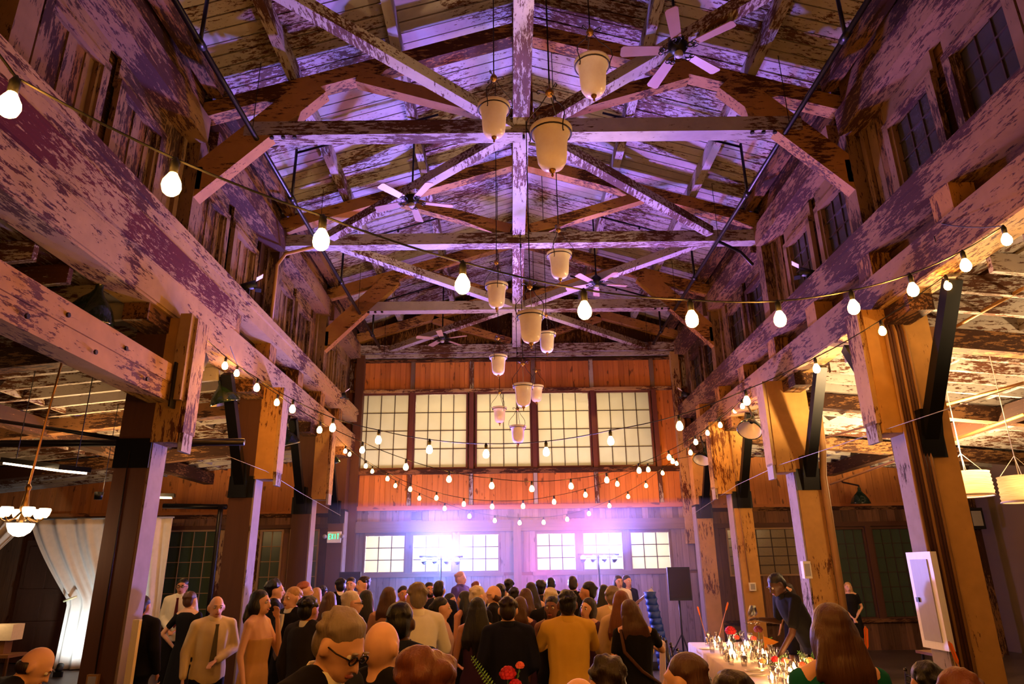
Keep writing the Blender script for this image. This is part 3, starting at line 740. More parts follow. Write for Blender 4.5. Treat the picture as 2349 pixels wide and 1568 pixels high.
for i, (u, v, Y, rz, lab) in enumerate(FANS):
    p = atY(u, v, Y); o = fp if i == 0 else copy_tree(fp, p, rz)
    o.location = p; o.rotation_euler.z = rz; o['label'] = 'five-bladed dark ceiling fan with pale blades, ' + lab
    MB().tube([(0, 0, .18), (0, 0, roofz(abs(p.x-XC))-p.z)], .016, 8).build('downrod', 'black_steel', o, local=True)

# ------------------------------------------------------------------ sprinkler pipes
for s, xx in ((-1, -3.5), (1, 3.93)):
    t = thing('sprinkler_pipe', (xx, 10, 7.55), 'black sprinkler main running the length of the nave roof on the %s' % SIDE[s], 'pipe', 'sprinkler pipes')
    MB().tube([(xx, 1.5, 7.79), (xx-.1*s*0, 17.6, 7.79)], .034, 10).build('main_pipe', 'pipe_black', t, True)
    for yy in (3.1, 6.35, 9.8, 13.2, 16.6):
        zr = roofz(abs(xx-XC))-.3
        MB().tube([(xx, yy-.08, 7.79), (xx, yy+.08, 7.79)], .048, 10).build('coupling', 'pipe_black', t, True)
        e = XC+s*1.4
        br = MB().tube([(xx, yy, 7.79), (xx, yy, zr+.06)], .024, 8).tube([(xx, yy, zr), (e, yy, roofz(1.4)-.3)], .02, 8).build('branch_pipe', 'pipe_black', t, True)
        for dd in (2.6, 1.6):
            MB().lathe([(.004, .0), (.02, -.02), (.028, -.03), (.01, -.06), (.004, -.06)], (XC+s*dd, yy, roofz(dd)-.31), 8).build('sprinkler_head', 'iron', br, True)
    for yy in TR[1:]:
        MB().tube([(xx, yy-.3, 7.82), (xx, yy-.3, roofz(abs(xx-XC)))], .006, 5).build('hanger_rod', 'iron', t)
# pipe offsets beside the wall at the second truss
MB().tube([(-3.5, 11.5, 7.79), (-4.1, 11.45, 7.6), (-4.22, 11.4, 7.35), (-4.22, 11.4, 6.24)], .035, 8).build('drain_pipe', 'conduit_tan', None, True, label='tan pipe bending down the left wall at the second truss', cat='pipe')
MB().tube([(3.93, 11.5, 7.79), (4.3, 11.4, 7.5), (4.45, 11.3, 7.2)], .03, 8).build('drain_pipe', 'pipe_black', None, True, label='short dark pipe stub by the right wall at the second truss', cat='pipe')

# ------------------------------------------------------------------ warehouse gooseneck lamps
def shade_lamp(p, lab, r=.2, tilt=(.35, 0), rz=0, neck=(0, 0, .5)):
    t = thing('warehouse_lamp', p, lab, 'hanging lamp', 'green enamel warehouse lamps')
    prof = [(.03, .2), (.035, .14), (.06, .1), (.11, .05), (.16, -.02), (.195, -.1), (.2, -.13), (.192, -.13), (.155, -.03), (.1, .035), (.05, .085)]
    rot = Euler((tilt[0], tilt[1], rz)).to_matrix()
    k = r/.2
    mb = MB().lathe([(a*k, b*k) for a, b in prof], (0, 0, 0), 20); mb.v = [tuple(rot @ Vector(v)) for v in mb.v]
    mb.build('shade', 'green_enamel', t, True, True)
    mb = MB().lathe([(a*k, b*k) for a, b in [(.188, -.125), (.15, -.032), (.095, .03), (.03, .07)]], (0, 0, 0), 20); mb.v = [tuple(rot @ Vector(v)) for v in mb.v]
    mb.build('shade_lining', 'white_enamel', t, True, True)
    top = rot @ Vector((0, 0, .2*k))
    MB().tube([top-Vector((0, 0, .06)), top+Vector((0, 0, .05)), Vector(neck)*.8+Vector((0, 0, .02)), Vector(neck)], .022, 8).build('stem', 'iron', t, True, True)
    return t
for (u, v, Xp, lab, r, tl) in [(215, 700, -4.6, 'largest, behind the low left bracket beam', .25, (.25, .3)), (512, 905, -4.55, 'by the second left column', .23, (.2, -.25)),
                        (660, 1003, -4.5, 'by the third left column', .23, (.2, -.2)), (762, 1052, -4.45, 'left, closest to the far wall', .2, (.2, -.2)),
                        (1722, 975, 4.75, 'right, by the third column showing its white lining', .24, (-.5, .5)), (1612, 1045, 4.7, 'right, closest to the far wall', .22, (-.4, .4))]:
    p = atX(u, v, Xp); shade_lamp(p, 'dark green enamel warehouse lamp ' + lab, r, tl, 0, (0, .0, max(.2, 5.08-p.z)))
p = atY(1973, 1140, 17.6)
shade_lamp(p, 'small dark lamp before the pine boards above the standing woman', .24, (.1, 0), 0, (0, .93, .55))

# black par spots on the clerestory rails
for (u, v, Xp, lab) in [(572, 655, -4.18, 'on the left beam near the second truss'), (1850, 625, 4.66, 'on the right beam near the second truss'), (783, 908, -4.15, 'on the left beam near the gable'), (1573, 905, 4.62, 'on the right beam near the gable')]:
    p = atX(u, v, Xp); t = thing('spotlight', p, 'small black spotlight with barn doors ' + lab, 'spotlight', 'black spots on the nave beams')
    sg = 1 if Xp < 0 else -1
    q = Vector((sg*.12, .05, .05)).normalized()
    MB().tube([p-q*.12, p+q*.1], [.055, .075], 10).build('can', 'black_plastic', t, True)
    MB().bar(p+q*.1+Vector((0, 0, .09)), p+q*.2+Vector((0, 0, .13)), .16, .008).build('barn_door', 'panel_frame', t)
    MB().bar(p+q*.1-Vector((0, 0, .09)), p+q*.2-Vector((0, 0, .13)), .16, .008).build('barn_door', 'black_plastic', t)
    MB().bar(p, (p.x, p.y, 6.2), .03, .03).build('bracket', 'black_plastic', t)

# ------------------------------------------------------------------ aisle lamps
def drum(p, lab, r=.27):
    t = thing('drum_pendant', p, lab, 'pendant lamp', 'woven drum pendants')
    prof = []
    n = 12
    for i in range(n+1): prof.append((r*(1-.03*(i/n)) + .006*((-1)**i), .3*i/n))
    MB().lathe(prof, p, 28).build('drum_shade', 'drum_weave', t, True)
    MB().tube([p+Vector((r*math.cos(a), r*math.sin(a), 0)) for a in [i*math.pi/14 for i in range(29)]], .012, 5, False).build('rim', 'white_enamel', t, True)
    MB().ball(p+Vector((0, 0, .14)), .06).build('bulb', 'bulb_glow_big', t, True)
    MB().tube([p+Vector((0, 0, .2)), (p.x, p.y, ailz(abs(p.x-XC))+.2)], .006, 5).build('cord', 'white_plastic', t)
    for a in (0, 2.1, 4.2): MB().tube([p+Vector((0, 0, .55)), p+Vector((r*.95*math.cos(a), r*.95*math.sin(a), .3))], .004, 4).build('suspension_wire', 'white_plastic', t)
mt, nt, b = newmat('drum_weave')
tr = nt.nodes.new('ShaderNodeBsdfTranslucent'); df = nt.nodes.new('ShaderNodeBsdfDiffuse'); mxs = nt.nodes.new('ShaderNodeMixShader')
co = nt.nodes.new('ShaderNodeTexCoord'); vm = nt.nodes.new('ShaderNodeVectorMath'); vm.operation = 'MULTIPLY'; vm.inputs[1].default_value = (1.5, 1.5, 30)
nt.links.new(co.outputs['Object'], vm.inputs[0])
cc = mixc(nt, noise(nt, vm.outputs[0], 3, 3, .6), lin((190, 130, 70)), lin((250, 235, 205)))
nt.links.new(cc, tr.inputs['Color']); nt.links.new(cc, df.inputs['Color']); mxs.inputs[0].default_value = .25
nt.links.new(tr.outputs[0], mxs.inputs[1]); nt.links.new(df.outputs[0], mxs.inputs[2]); nt.links.new(mxs.outputs[0], nt.nodes['Material Output'].inputs['Surface'])
p1_, p2_ = atY(2225, 1137, 9.0), atY(2352, 1150, 8.4)
drum(p1_, 'woven drum pendant glowing beside the nearest right column', .28); drum(p2_, 'woven drum pendant cut by the right frame edge', .24)

def added_can(x, y, side):  # added can body for an aisle uplight, no such fitting known
    t = thing('ceiling_uplight', (x, y, 3.2), 'small black uplight can hung in the %s aisle, %s' % (side, 'nearest the camera' if y < 9 else 'halfway along' if y < 13 else 'by the far wall'), 'lamp', 'uplights in the aisles')
    MB().lathe([(.001, 3.2), (.06, 3.2), (.07, 3.32), (.06, 3.32), (.05, 3.22)], (x, y, 0), 12).build('can', 'black_steel', t, True)
    MB().tube([(x+.06, y, 3.3), (x+.06, y, ailz(abs(x-XC))+.1)], .006, 5).build('rod', 'black_steel', t)
RA = (1.0, .64, .28)
for (x, y, pw) in ((p1_.x, p1_.y, 1300), (7.9, 12.6, 2600), (7.8, 6.0, 600), (9.0, 15.6, 260)):
    if y != p1_.y: added_can(x, y, 'right')
    spot('right_aisle_uplight', (x, y, 3.45), (x, y, 6), RA, pw*1.3, 168, .3, .12)
    point('right_aisle_lamp', (x, y, 3.4), RA, pw*.1, .12)  # added weak fill around each right aisle source
# left aisle: fluorescent troffer, chandelier
fa, fb = atY(35, 1062, 9.2), atY(172, 1080, 8.2)
t = thing('fluorescent_fixture', (fa+fb)/2, 'hanging fluorescent fixture glowing at the left edge', 'ceiling light')
dd = (fb-fa).normalized()
MB().bar(fa+Vector((0, 0, .03)), fb+Vector((0, 0, .03)), .36, .06).build('housing', 'black_steel', t)
MB().bar(fa+dd*.03-Vector((0, 0, .012)), fb-dd*.03-Vector((0, 0, .012)), .3, .03).build('diffuser', 'tube_glow', t)
for q in (fa, fb): MB().tube([q+Vector((0, 0, .05)), (q.x, q.y, ailz(abs(q.x-XC))+.1)], .006, 5).build('hanger_wire', 'black_plastic', t)
fc = atY(380, 1135, 15)
t = thing('fluorescent_fixture', fc, 'small dark fluorescent fixture half behind the nearest left column', 'ceiling light')
MB().bar(fc+Vector((-.55, -.1, 0)), fc+Vector((.15, .1, 0)), .2, .07).build('housing', 'black_steel', t)
MB().bar(fc+Vector((-.5, -.1, -.05)), fc+Vector((.1, .1, -.05)), .14, .03).build('diffuser', 'white_enamel', t)
MB().tube([fc+Vector((-.2, 0, 0)), (fc.x-.2, fc.y, ailz(abs(fc.x-XC))+.1)], .006, 5).build('hanger_wire', 'black_plastic', t)
cp = atY(48, 1200, 7.6)
t = thing('chandelier', cp, 'glowing glass chandelier hanging before the white curtain', 'chandelier')
MB().lathe([(.001, -.14), (.05, -.13), (.1, -.09), (.125, -.03), (.13, 0), (.12, .0), (.04, -.1), (.001, -.12)], cp, 18).build('centre_bowl', 'shade_glow', t, True)
MB().lathe([(.012, 0), (.03, .05), (.02, .1), (.045, .16), (.03, .25), (.02, .34), (.035, .38), (.01, .42)], cp, 12).build('stem', 'brass', t, True)
for k in range(6):
    a = k*math.pi/3+.3; c, s_ = math.cos(a), math.sin(a)
    ar = MB().tube([cp+Vector((c*x, s_*x, z)) for x, z in [(.02, .12), (.08, .05), (.15, .02), (.19, .04), (.2, .07)]], .008, 5).build('arm', 'brass', t, True)
    MB().lathe([(.03, .0), (.05, .03), (.062, .08), (.055, .1)], cp+Vector((c*.2, s_*.2, .06)), 12).build('shade', 'shade_glow', ar, True)
MB().tube([cp+Vector((0, 0, .4)), (cp.x+.12, cp.y, ailz(abs(cp.x-XC))+.1)], .012, 6).build('chain', 'brass', t)
point('chandelier_light', cp+Vector((0, 0, -.25)), (1, .66, .36), 28, .1)
area('fluorescent_light', (fa+fb)/2-Vector((0, 0, .05)), (fa+fb)/2-Vector((0, 0, 1)), (1, .7, .4), 20, .3, 1.0)
for (x, y, pw) in ((-6.8, 11.5, 420), (-7.6, 14.8, 420), (-8.5, 8.0, 160)):
    added_can(x, y, 'left')
    spot('left_aisle_uplight', (x, y, 3.4), (x, y, 6), (1.0, .58, .22), pw*1.3, 168, .3, .12)
    point('left_aisle_lamp', (x, y, 3.4), (1.0, .58, .22), pw*.25, .12)  # added weak fill around each left aisle source
# aisle pipes
for k, (a, b_, r_, lab) in enumerate([((0, 1017, 9.5), (560, 1013, 9.5), .05, 'thick black pipe across the left aisle under the joists'), ((0, 965, 10.5), (300, 1010, 8.8), .028, 'thin branch pipe in the left aisle'), ((375, 1160, 16.5), (520, 1162, 16.5), .06, 'large dark pipe before the pine boards, left aisle')]):
    MB().tube([atY(*a), atY(*b_)], r_, 8).build('pipe', 'pipe_black', None, True, label=lab, cat='pipe')
for (a, b_, Xc, lab) in [((1870, 1010), (2349, 878), 6.3, 'pale conduit slanting under the right aisle joists'), ((1905, 1110), (2349, 950), 6.9, 'lower pale conduit in the right aisle'), ((2120, 790), (2349, 660), 5.7, 'silver conduit at the upper right')]:
    MB().tube([atX(*a, Xc), atX(*b_, Xc)], .022, 8).build('conduit', 'conduit_tan', None, True, label=lab, cat='pipe')
dp = atY(507, 1160, 16.4)
MB().tube([dp, dp-Vector((0, 0, .2)), (dp.x, dp.y, 1.6), (dp.x, dp.y, 0)], .06, 8).build('drain_pipe', 'pipe_black', None, True, label='dark drain pipe dropping past the left aisle window', cat='pipe')
# tan pipe and conduits on the right columns
cx2 = X(1, 4.48)
MB().tube([(X(1, 5.05), TR[2]-.3, 5.0), (X(1, 5.0), TR[2]-.32, 3.9), (X(1, 4.93), TR[2]-.32, 3.4), (X(1, 4.93), TR[2]-.32, 0)], .055, 10).build('drain_pipe', 'conduit_tan', None, True, label='tan drain pipe down the second right column', cat='pipe')
t = thing('conduit_bundle', (X(1, 4.6), TR[1]-.3, 0), 'bundle of brown conduits strapped to the nearest right column', 'conduits')
for i in range(7):
    x = X(1, 4.45+.04*i)
    MB().tube([(x, TR[1]-.28-.0*i, 2.14 if i < 2 else .2), (x, TR[1]-.28, 4.75), (x, TR[1]-.2, 5.05)], .02, 6).build('conduit', 'brown_Z' if i % 3 else 'conduit_tan', t, True)
pA, pB = 7.93, 8.42
pt = thing('electrical_panel', (X(1, 4.45), 8.2, 1.1), 'white framed electrical panel door on the nearest right column', 'electrical panel')
cube('panel_box', (X(1, 4.40), pA, 1.12), (X(1, 4.47), pB, 2.14), 'panel_frame', pt); cube('panel_door', (X(1, 4.388), pA+.08, 1.2), (X(1, 4.40), pB-.08, 2.06), 'grey_panel', pt)
cube('latch', (X(1, 4.37), pB-.14, 1.6), (X(1, 4.39), pB-.09, 1.65), 'black_plastic', pt)
def wallbox(p, sz, lab, mat='white_plastic', name='junction_box'):
    t = thing(name, p, lab, 'electrical box'); p = Vector(p); sz = Vector(sz)
    cube('box', p-sz/2, p+sz/2, mat, t); cube('cover', p-sz*.35-Vector((0, sz.y*.2, 0)), p+sz*.35-Vector((0, sz.y*.2, 0)), 'grey_panel', t); return t
wallbox((X(1, 4.7), TR[3]-.27, 1.62), (.13, .06, .16), 'white switch box at the end of a conduit on the third right column')
MB().tube([(X(1, 4.66), TR[3]-.25, 1.7), (X(1, 4.62), TR[3]-.25, 3.2), (X(1, 4.6), TR[3]-.25, 5.0)], .013, 6).build('conduit', 'conduit_tan', None, True, label='thin conduit above the white switch box, third right column', cat='pipe')
wallbox((X(1, 4.44), TR[2]-.3, 1.95), (.12, .1, .26), 'white control box on the nave side of the second right column')
wallbox((X(-1, 4.72), TR[1]-.27, .95), (.12, .05, .12), 'small brown outlet box low on the nearest left column', 'conduit_tan')
MB().tube([(X(-1, 4.72), TR[1]-.25, 1.0), (X(-1, 4.74), TR[1]-.25, 3.4)], .008, 5).build('conduit', 'iron', None, True, label='thin cable down the nearest left column', cat='pipe')
# exit sign
ep = Vector((X(-1, 4.6), W-.75, 2.72))
ep = atY(767, 1230, W-.75)
t = thing('exit_sign', ep, 'lit green EXIT sign with twin emergency lamps on the far left column', 'exit sign')
cube('sign_box', ep+Vector((-.17, -.03, -.15)), ep+Vector((.17, .03, .12)), 'white_plastic', t)
LET = {'E': [((0,0),(0,1)),((0,0),(.6,0)),((0,.5),(.5,.5)),((0,1),(.6,1))], 'X': [((0,0),(.6,1)),((0,1),(.6,0))], 'I': [((.3,0),(.3,1))], 'T': [((.3,0),(.3,1)),((0,1),(.6,1))],
       '3': [((0,1),(.55,1)),((.55,1),(.6,.75)),((.6,.75),(.5,.52)),((.15,.5),(.5,.5)),((.5,.48),(.62,.25)),((.62,.25),(.5,0)),((.5,0),(0,0))]}
def letters(txt, o, h, wd, mat, parent, ydir=-1, name='lettering'):
    mb = MB()
    for i, ch in enumerate(txt):
        for (a, b_) in LET[ch]:
            f = lambda q: Vector((o[0]+i*wd+q[0]*h*.62, o[1], o[2]+q[1]*h))
            mb.bar(f(a), f(b_), .012, h*.17, (f(b_)-f(a)).cross(Vector((0, 1, 0))))
    return mb.build(name, mat, parent)
letters('EXIT', (ep.x-.135, ep.y-.036, ep.z-.06), .12, .07, 'exit_green', t)
for sx in (-1, 1):
    h = ep+Vector((sx*.22, -.05, .0)); MB().tube([h+Vector((0, .04, 0)), h-Vector((0, .04, 0))], [.04, .055], 12).build('emergency_lamp', 'grey_panel', t, True)
# ------------------------------------------------------------------ people
def skinm(n, c): plain('skin_'+n, lin(c), 0.5, 0, .35, var=.06)
skinm('fair', (222, 170, 138)); skinm('tan', (190, 132, 98)); skinm('brown', (120, 76, 54)); skinm('dark', (74, 46, 34))
for n, c in dict(black=(20, 18, 20), navy=(24, 26, 44), charcoal=(44, 40, 44), white=(232, 226, 214), cream=(226, 206, 160), yellow=(214, 170, 70), beige=(196, 168, 126), grey=(120, 110, 108),
                 gold=(206, 160, 100), lace=(176, 130, 100), burgundy=(84, 30, 34), teal=(18, 92, 84), floral=(196, 160, 150), pink=(196, 140, 140), plum=(70, 42, 64), brownc=(82, 54, 40), denim=(60, 66, 92), olive=(96, 88, 66)).items():
    plain('cloth_'+n, lin(c), 0.85, 0, .15, var=.1)
for n, c in dict(black=(18, 14, 14), dark=(40, 26, 20), brown=(78, 48, 32), auburn=(110, 58, 34), blond=(184, 140, 88), grey=(128, 112, 98), white=(206, 190, 168), red=(150, 78, 40)).items():
    mt = plain('hair_'+n, lin(c), 0.45, 0, .4, var=.3)
    nt = mt.node_tree; b = nt.nodes['Principled BSDF']
    co = nt.nodes.new('ShaderNodeTexCoord'); vm = nt.nodes.new('ShaderNodeVectorMath'); vm.operation = 'MULTIPLY'; vm.inputs[1].default_value = (90, 90, 8)
    nt.links.new(co.outputs['Object'], vm.inputs[0]); nn = noise(nt, vm.outputs[0], 1.0, 3, .6)
    bp = nt.nodes.new('ShaderNodeBump'); bp.inputs['Strength'].default_value = .6; bp.inputs['Distance'].default_value = .01
    nt.links.new(nn, bp.inputs['Height']); nt.links.new(bp.outputs[0], b.inputs['Normal'])
plain('eye_dark', lin((24, 16, 14)), .2); plain('eye_white', lin((220, 210, 200)), .3); plain('lip', lin((150, 76, 66)), .5); plain('lens', lin((90, 90, 96)), .05, 0, .8)

class PB(MB):
    def loft(s, rings, T=None):
        n = 14; base = len(s.v)
        for (z, rx, ry, cy) in rings:
            for k in range(n):
                t = 2*math.pi*k/n; v = Vector((rx*math.cos(t), cy+ry*math.sin(t), z)); s.v.append(tuple(T(v) if T else v))
        m_ = len(rings)
        for i in range(m_-1):
            for k in range(n):
                k2 = (k+1) % n; s.f.append((base+i*n+k, base+i*n+k2, base+(i+1)*n+k2, base+(i+1)*n+k))
        s.f.append(tuple(base+k for k in reversed(range(n)))); s.f.append(tuple(base+(m_-1)*n+k for k in range(n))); return s
    def cap(s, p, q, r1, r2, n=9):
        p, q = Vector(p), Vector(q); s.tube([p, q], [r1, r2], n); s.ball(p, r1, n, 6); s.ball(q, r2, n, 6); return s
    def blob(s, name, mat, parent, vox, smooth=4, **kw):
        o = s.build(name, mat, parent, True, True, **kw)
        r = o.modifiers.new('surface', 'REMESH'); r.mode = 'VOXEL'; r.voxel_size = vox; r.use_smooth_shade = True
        q = o.modifiers.new('soften', 'SMOOTH'); q.factor = .5; q.iterations = smooth
        return o
POSE = dict(down=((.245, .03, 1.16), (.25, -.05, .92)), front=((.24, .04, 1.17), (.07, -.2, 1.02)), clasp=((.235, .03, 1.16), (.03, -.2, .93)), hug=((.24, -.16, 1.27), (.1, -.4, 1.3)),
            dance=((.29, -.08, 1.2), (.22, -.3, 1.36)), chin=((.2, -.14, 1.14), (.05, -.17, 1.46)), hips=((.33, .06, 1.2), (.18, -.02, 1.02)), reach=((.22, -.26, 1.2), (.16, -.5, 1.08)), belly=((.26, .02, 1.18), (.03, -.19, 1.1)))
SHOES = plain('shoe_black', lin((18, 16, 16)), .3)
def person(u, v, Y, face, label, hair=('short', 'dark'), skin='fair', top=('shirt', 'white'), bottom=('trousers', 'black'), arms=('down', 'down'), lean=0.0, female=False, turn=0.0, near=False,
           extra=(), group='wedding guests', h=None, nod=0.0, tilt=0.0):
    p = atY(u, v, Y); H_ = p.z
    # head top lands on the seen point, also when the figure leans
    ca, sa = math.cos(R(lean)), math.sin(R(lean))
    k = H_/(0.92+0.805*ca) if h is None else h/1.725
    fz = R(face)
    head_off = Vector((0, -.805*sa*k, 0)); head_off = Matrix.Rotation(fz, 3, 'Z') @ head_off
    base = Vector((p.x-head_off.x, p.y-head_off.y, H_-(0.92+0.805*ca)*k if h is not None else 0))
    if h is not None: base.z = 0
    t = thing('person', base, label, 'person', group, rz=fz); t.scale = (k, k, k)
    vb, vc = (.011, .012) if near else (.019, .018)
    hip = Vector((0, 0, .92)); LR = Matrix.Rotation(R(lean), 3, 'X')
    def U(q): return hip + LR @ (Vector(q)-hip)
    nk = U((0, .0, 1.5)); HR = LR @ Matrix.Rotation(R(turn), 3, 'Z') @ Matrix.Rotation(R(nod), 3, 'X') @ Matrix.Rotation(R(tilt), 3, 'Y')
    def Hd(q): return nk + HR @ (Vector(q)-Vector((0, 0, 1.525)))
    w_ = .9 if female else 1.0
    TORSO = [(.84, .12, .09, 0), (.9, .17*(1.02 if female else .98), .115, .01), (.98, .165, .112, .005), (1.08, .125 if female else .15, .1, 0), (1.18, .135 if female else .16, .105, -.005), (1.3, .155*w_+.008, .115 if not female else .12, -.012 if female else 0),
             (1.39, .175*w_, .1, .005), (1.44, .15*w_, .085, .01), (1.475, .1*w_, .07, .012), (1.5, .062, .06, .012)]
    sh = .178*w_
    hands = []
    sides = []
    for i, sx in enumerate((-1, 1)):
        e, wr = POSE[arms[i]]
        sides.append((Vector((sx*sh, .008, 1.425)), Vector((sx*e[0]*(w_ if arms[i] == 'down' else 1), e[1], e[2])), Vector((sx*wr[0], wr[1], wr[2]))))
    # body: one continuous surface
    b = PB(); b.loft(TORSO, U)
    b.cap(U((0, .014, 1.44)), Hd((0, .004, 1.57)), .064*w_, .056*w_)
    for sx in (-1, 1): b.cap(U((sx*.03, .016, 1.495)), U((sx*.15*w_, .012, 1.435)), .042, .05)
    b.ball(Hd((0, .008, 1.643)), 1, 14, 10, (.076, .095, .107), HR); b.ball(Hd((0, -.03, 1.588)), 1, 12, 8, (.056, .064, .062), HR)
    b.ball(Hd((0, -.072, 1.56)), .022, 8, 6)
    b.cap(Hd((0, -.09, 1.643)), Hd((0, -.108, 1.608)), .009, .014, 7)
    b.ball(Hd((0, -.082, 1.66)), 1, 8, 6, (.045, .014, .012), HR)
    for sx in (-1, 1): b.ball(Hd((sx*.083, .006, 1.628)), 1, 8, 6, (.013, .021, .034), HR)
    for (a, e, wr) in sides:
        b.ball(U(a), .056*w_, 9, 6); b.cap(U(a), U(e), .048*w_, .038*w_); b.cap(U(e), U(wr), .037*w_, .025*w_)
        d = (U(wr)-U(e)).normalized(); sd = d.cross(Vector((0, 0, 1)) if abs(d.z) < .9 else Vector((1, 0, 0))).normalized(); nn = sd.cross(d)
        pm = U(wr)+d*.05
        b.ball(pm, 1, 8, 6, (.03, .045, .018), Matrix((sd, d, nn)).transposed())
        for j in range(4):
            f0 = pm+d*.035+sd*(.026-.0175*j); f1 = f0+d*(.03+.006*(1.5-abs(j-1.3)))-nn*.006; b.cap(f0, f1, .0095, .009, 6); b.cap(f1, f1+d*.025-nn*.018, .009, .0075, 6)
        b.cap(pm-d*.02+sd*.028, pm+d*.025+sd*.05, .012, .009, 6)
    for sx in (-1, 1):
        b.cap((sx*.09, 0, .88), (sx*.1, -.01, .49), .082, .055); b.cap((sx*.1, -.01, .49), (sx*.1, .02, .09), .055, .036)
    b.blob('body', 'skin_'+skin, t, vb, 2)
    # clothes
    kind, col = top; cm = 'cloth_'+col
    def tors(lo, infl, flare=0): return [(z, rx+infl+flare*max(0, (1.0-z)), ry+infl+flare*max(0, 1.0-z)*.6, cy) for z, rx, ry, cy in TORSO if z >= lo and z <= 1.48]
    c = PB()
    if kind in ('shirt', 'tee', 'polo', 'jacket', 'sleeveless', 'shawl'):
        infl = dict(shirt=.022, tee=.016, polo=.018, jacket=.034, sleeveless=.014, shawl=.03)[kind]
        rings = tors(.84, infl, .15 if kind == 'jacket' else .02)
        if kind == 'jacket': rings = [(.76, .19, .14, .01)]+rings
        c.loft(rings, U)
        for sx in (-1, 1): c.cap(U((sx*.06, .014, 1.465)), U((sx*.15*w_, .012, 1.43)), .04+infl, .052+infl*.8)
        for (a, e, wr) in sides:
            g = infl*.75
            if kind == 'sleeveless': continue
            c.ball(U(a), .054*w_+g, 9, 6)
            if kind in ('tee', 'polo'): c.cap(U(a), U(a).lerp(U(e), .75), .05*w_+g, .046*w_+g)
            else:
                c.cap(U(a), U(e), .05*w_+g, .041*w_+g); c.cap(U(e), U(e).lerp(U(wr), .93), .041*w_+g, .03*w_+g*.8)
        c.blob(dict(shirt='shirt', tee='shirt', polo='shirt', jacket='jacket', sleeveless='top', shawl='shawl')[kind], cm, t, vc, 5)
    else:                       # dresses: strap / sleeve / strapless, knee or full length
        lo = .5 if 'knee' in kind else .06
        rings = [(lo, .24 if lo > .3 else .25, .2, .01), ((lo+.9)/2, .21, .165, .01)]+tors(.9, .014)
        if 'strapless' in kind: rings = [q for q in rings if q[0] < 1.35]
        fl_ = [q for q in rings if q[0] < .92]; up = [q for q in rings if q[0] >= .9]
        c.loft(fl_+[(.96, .175, .125, .005)]); c.loft(up, U)
        if 'sleeve' in kind:
            for (a, e, wr) in sides: c.ball(U(a), .062*w_, 9, 6); c.cap(U(a), U(a).lerp(U(e), .6), .058*w_, .05*w_)
        elif 'strapless' not in kind:
            for (a, e, wr) in sides: c.cap(U((a.x*.62, -.07, 1.4)), U((a.x*.62, .06, 1.43)), .02, .02, 6)
        c.blob('dress', cm, t, vc, 5)
    if bottom and bottom[0] == 'trousers':
        c = PB(); c.loft([(.8, .14, .1, 0), (.9, .185, .13, .01), (1.0, .172, .12, .005)])
        for sx in (-1, 1): c.cap((sx*.092, 0, .88), (sx*.1, -.01, .49), .095, .072); c.cap((sx*.1, -.01, .49), (sx*.1, .02, .1), .072, .062)
        c.blob('trousers', 'cloth_'+bottom[1], t, vc, 4)
    for sx in (-1, 1):
        PB().ball((sx*.1, -.04, .04), 1, 10, 7, (.045, .125, .045)).cap((sx*.1, .03, .05), (sx*.1, .025, .1), .04, .038).build('shoe', 'shoe_black', t, True, True)
    # collar, tie
    if kind in ('shirt', 'jacket', 'polo') and 'nocollar' not in extra:
        cc_ = 'cloth_white' if kind == 'jacket' else cm
        MB().lathe([(.085, 1.45), (.082, 1.48), (.07, 1.525), (.064, 1.525), (.07, 1.46)], (0, .008, 0), 14).build('collar', cc_, t, True, True).data.transform(Matrix.Translation(hip) @ LR.to_4x4() @ Matrix.Translation(-hip))
    for e_ in extra:
        if e_.startswith('shirtfront'):
            MB().prism([(-.05, 1.47), (.05, 1.47), (.012, 1.1), (-.012, 1.1)], -.155, -.13).build('shirt_front', 'cloth_white', t, False, True).data.transform(Matrix.Translation(hip) @ LR.to_4x4() @ Matrix.Translation(-hip))
        if e_.startswith('tie_'):
            MB().prism([(-.018, 1.46), (.018, 1.46), (.014, 1.43), (.034, 1.08), (0, 1.03), (-.034, 1.08), (-.014, 1.43)], -.164, -.15).build('tie', 'cloth_'+e_[4:], t, False, True).data.transform(Matrix.Translation(hip) @ LR.to_4x4() @ Matrix.Translation(-hip))
        if e_ == 'belt': MB().lathe([(.2, 1.0), (.205, 1.02), (.2, 1.05)], (0, 0, 0), 18).build('belt', 'cloth_brownc', t, True, True)
        if e_ == 'crossbelt': MB().tube([U((-.2, .02, 1.0)), U((-.05, .155, 1.12)), U((.1, .16, 1.28)), U((.13, .06, 1.46))], .016, 6).build('strap', 'cloth_brownc', t, True, True)
        if e_ == 'glasses':
            g = MB()
            for sx in (-1, 1):
                g.tube([Hd((sx*.031+.021*math.cos(a), -.098, 1.642+.016*math.sin(a))) for a in [i*math.pi/6 for i in range(13)]], .0035, 5, False)
                g.tube([Hd((sx*.052, -.096, 1.645)), Hd((sx*.08, -.05, 1.645)), Hd((sx*.083, .0, 1.645))], .003, 5)
            g.tube([Hd((-.01, -.102, 1.646)), Hd((.01, -.102, 1.646))], .003, 5); g.build('glasses', 'iron', t, True, True)
    # hair
    st, hc = hair; g = PB()
    def hb(x, y, z, rx, ry, rz_): g.ball(Hd((x, y, z)), 1, 12, 9, (rx, ry, rz_), HR)
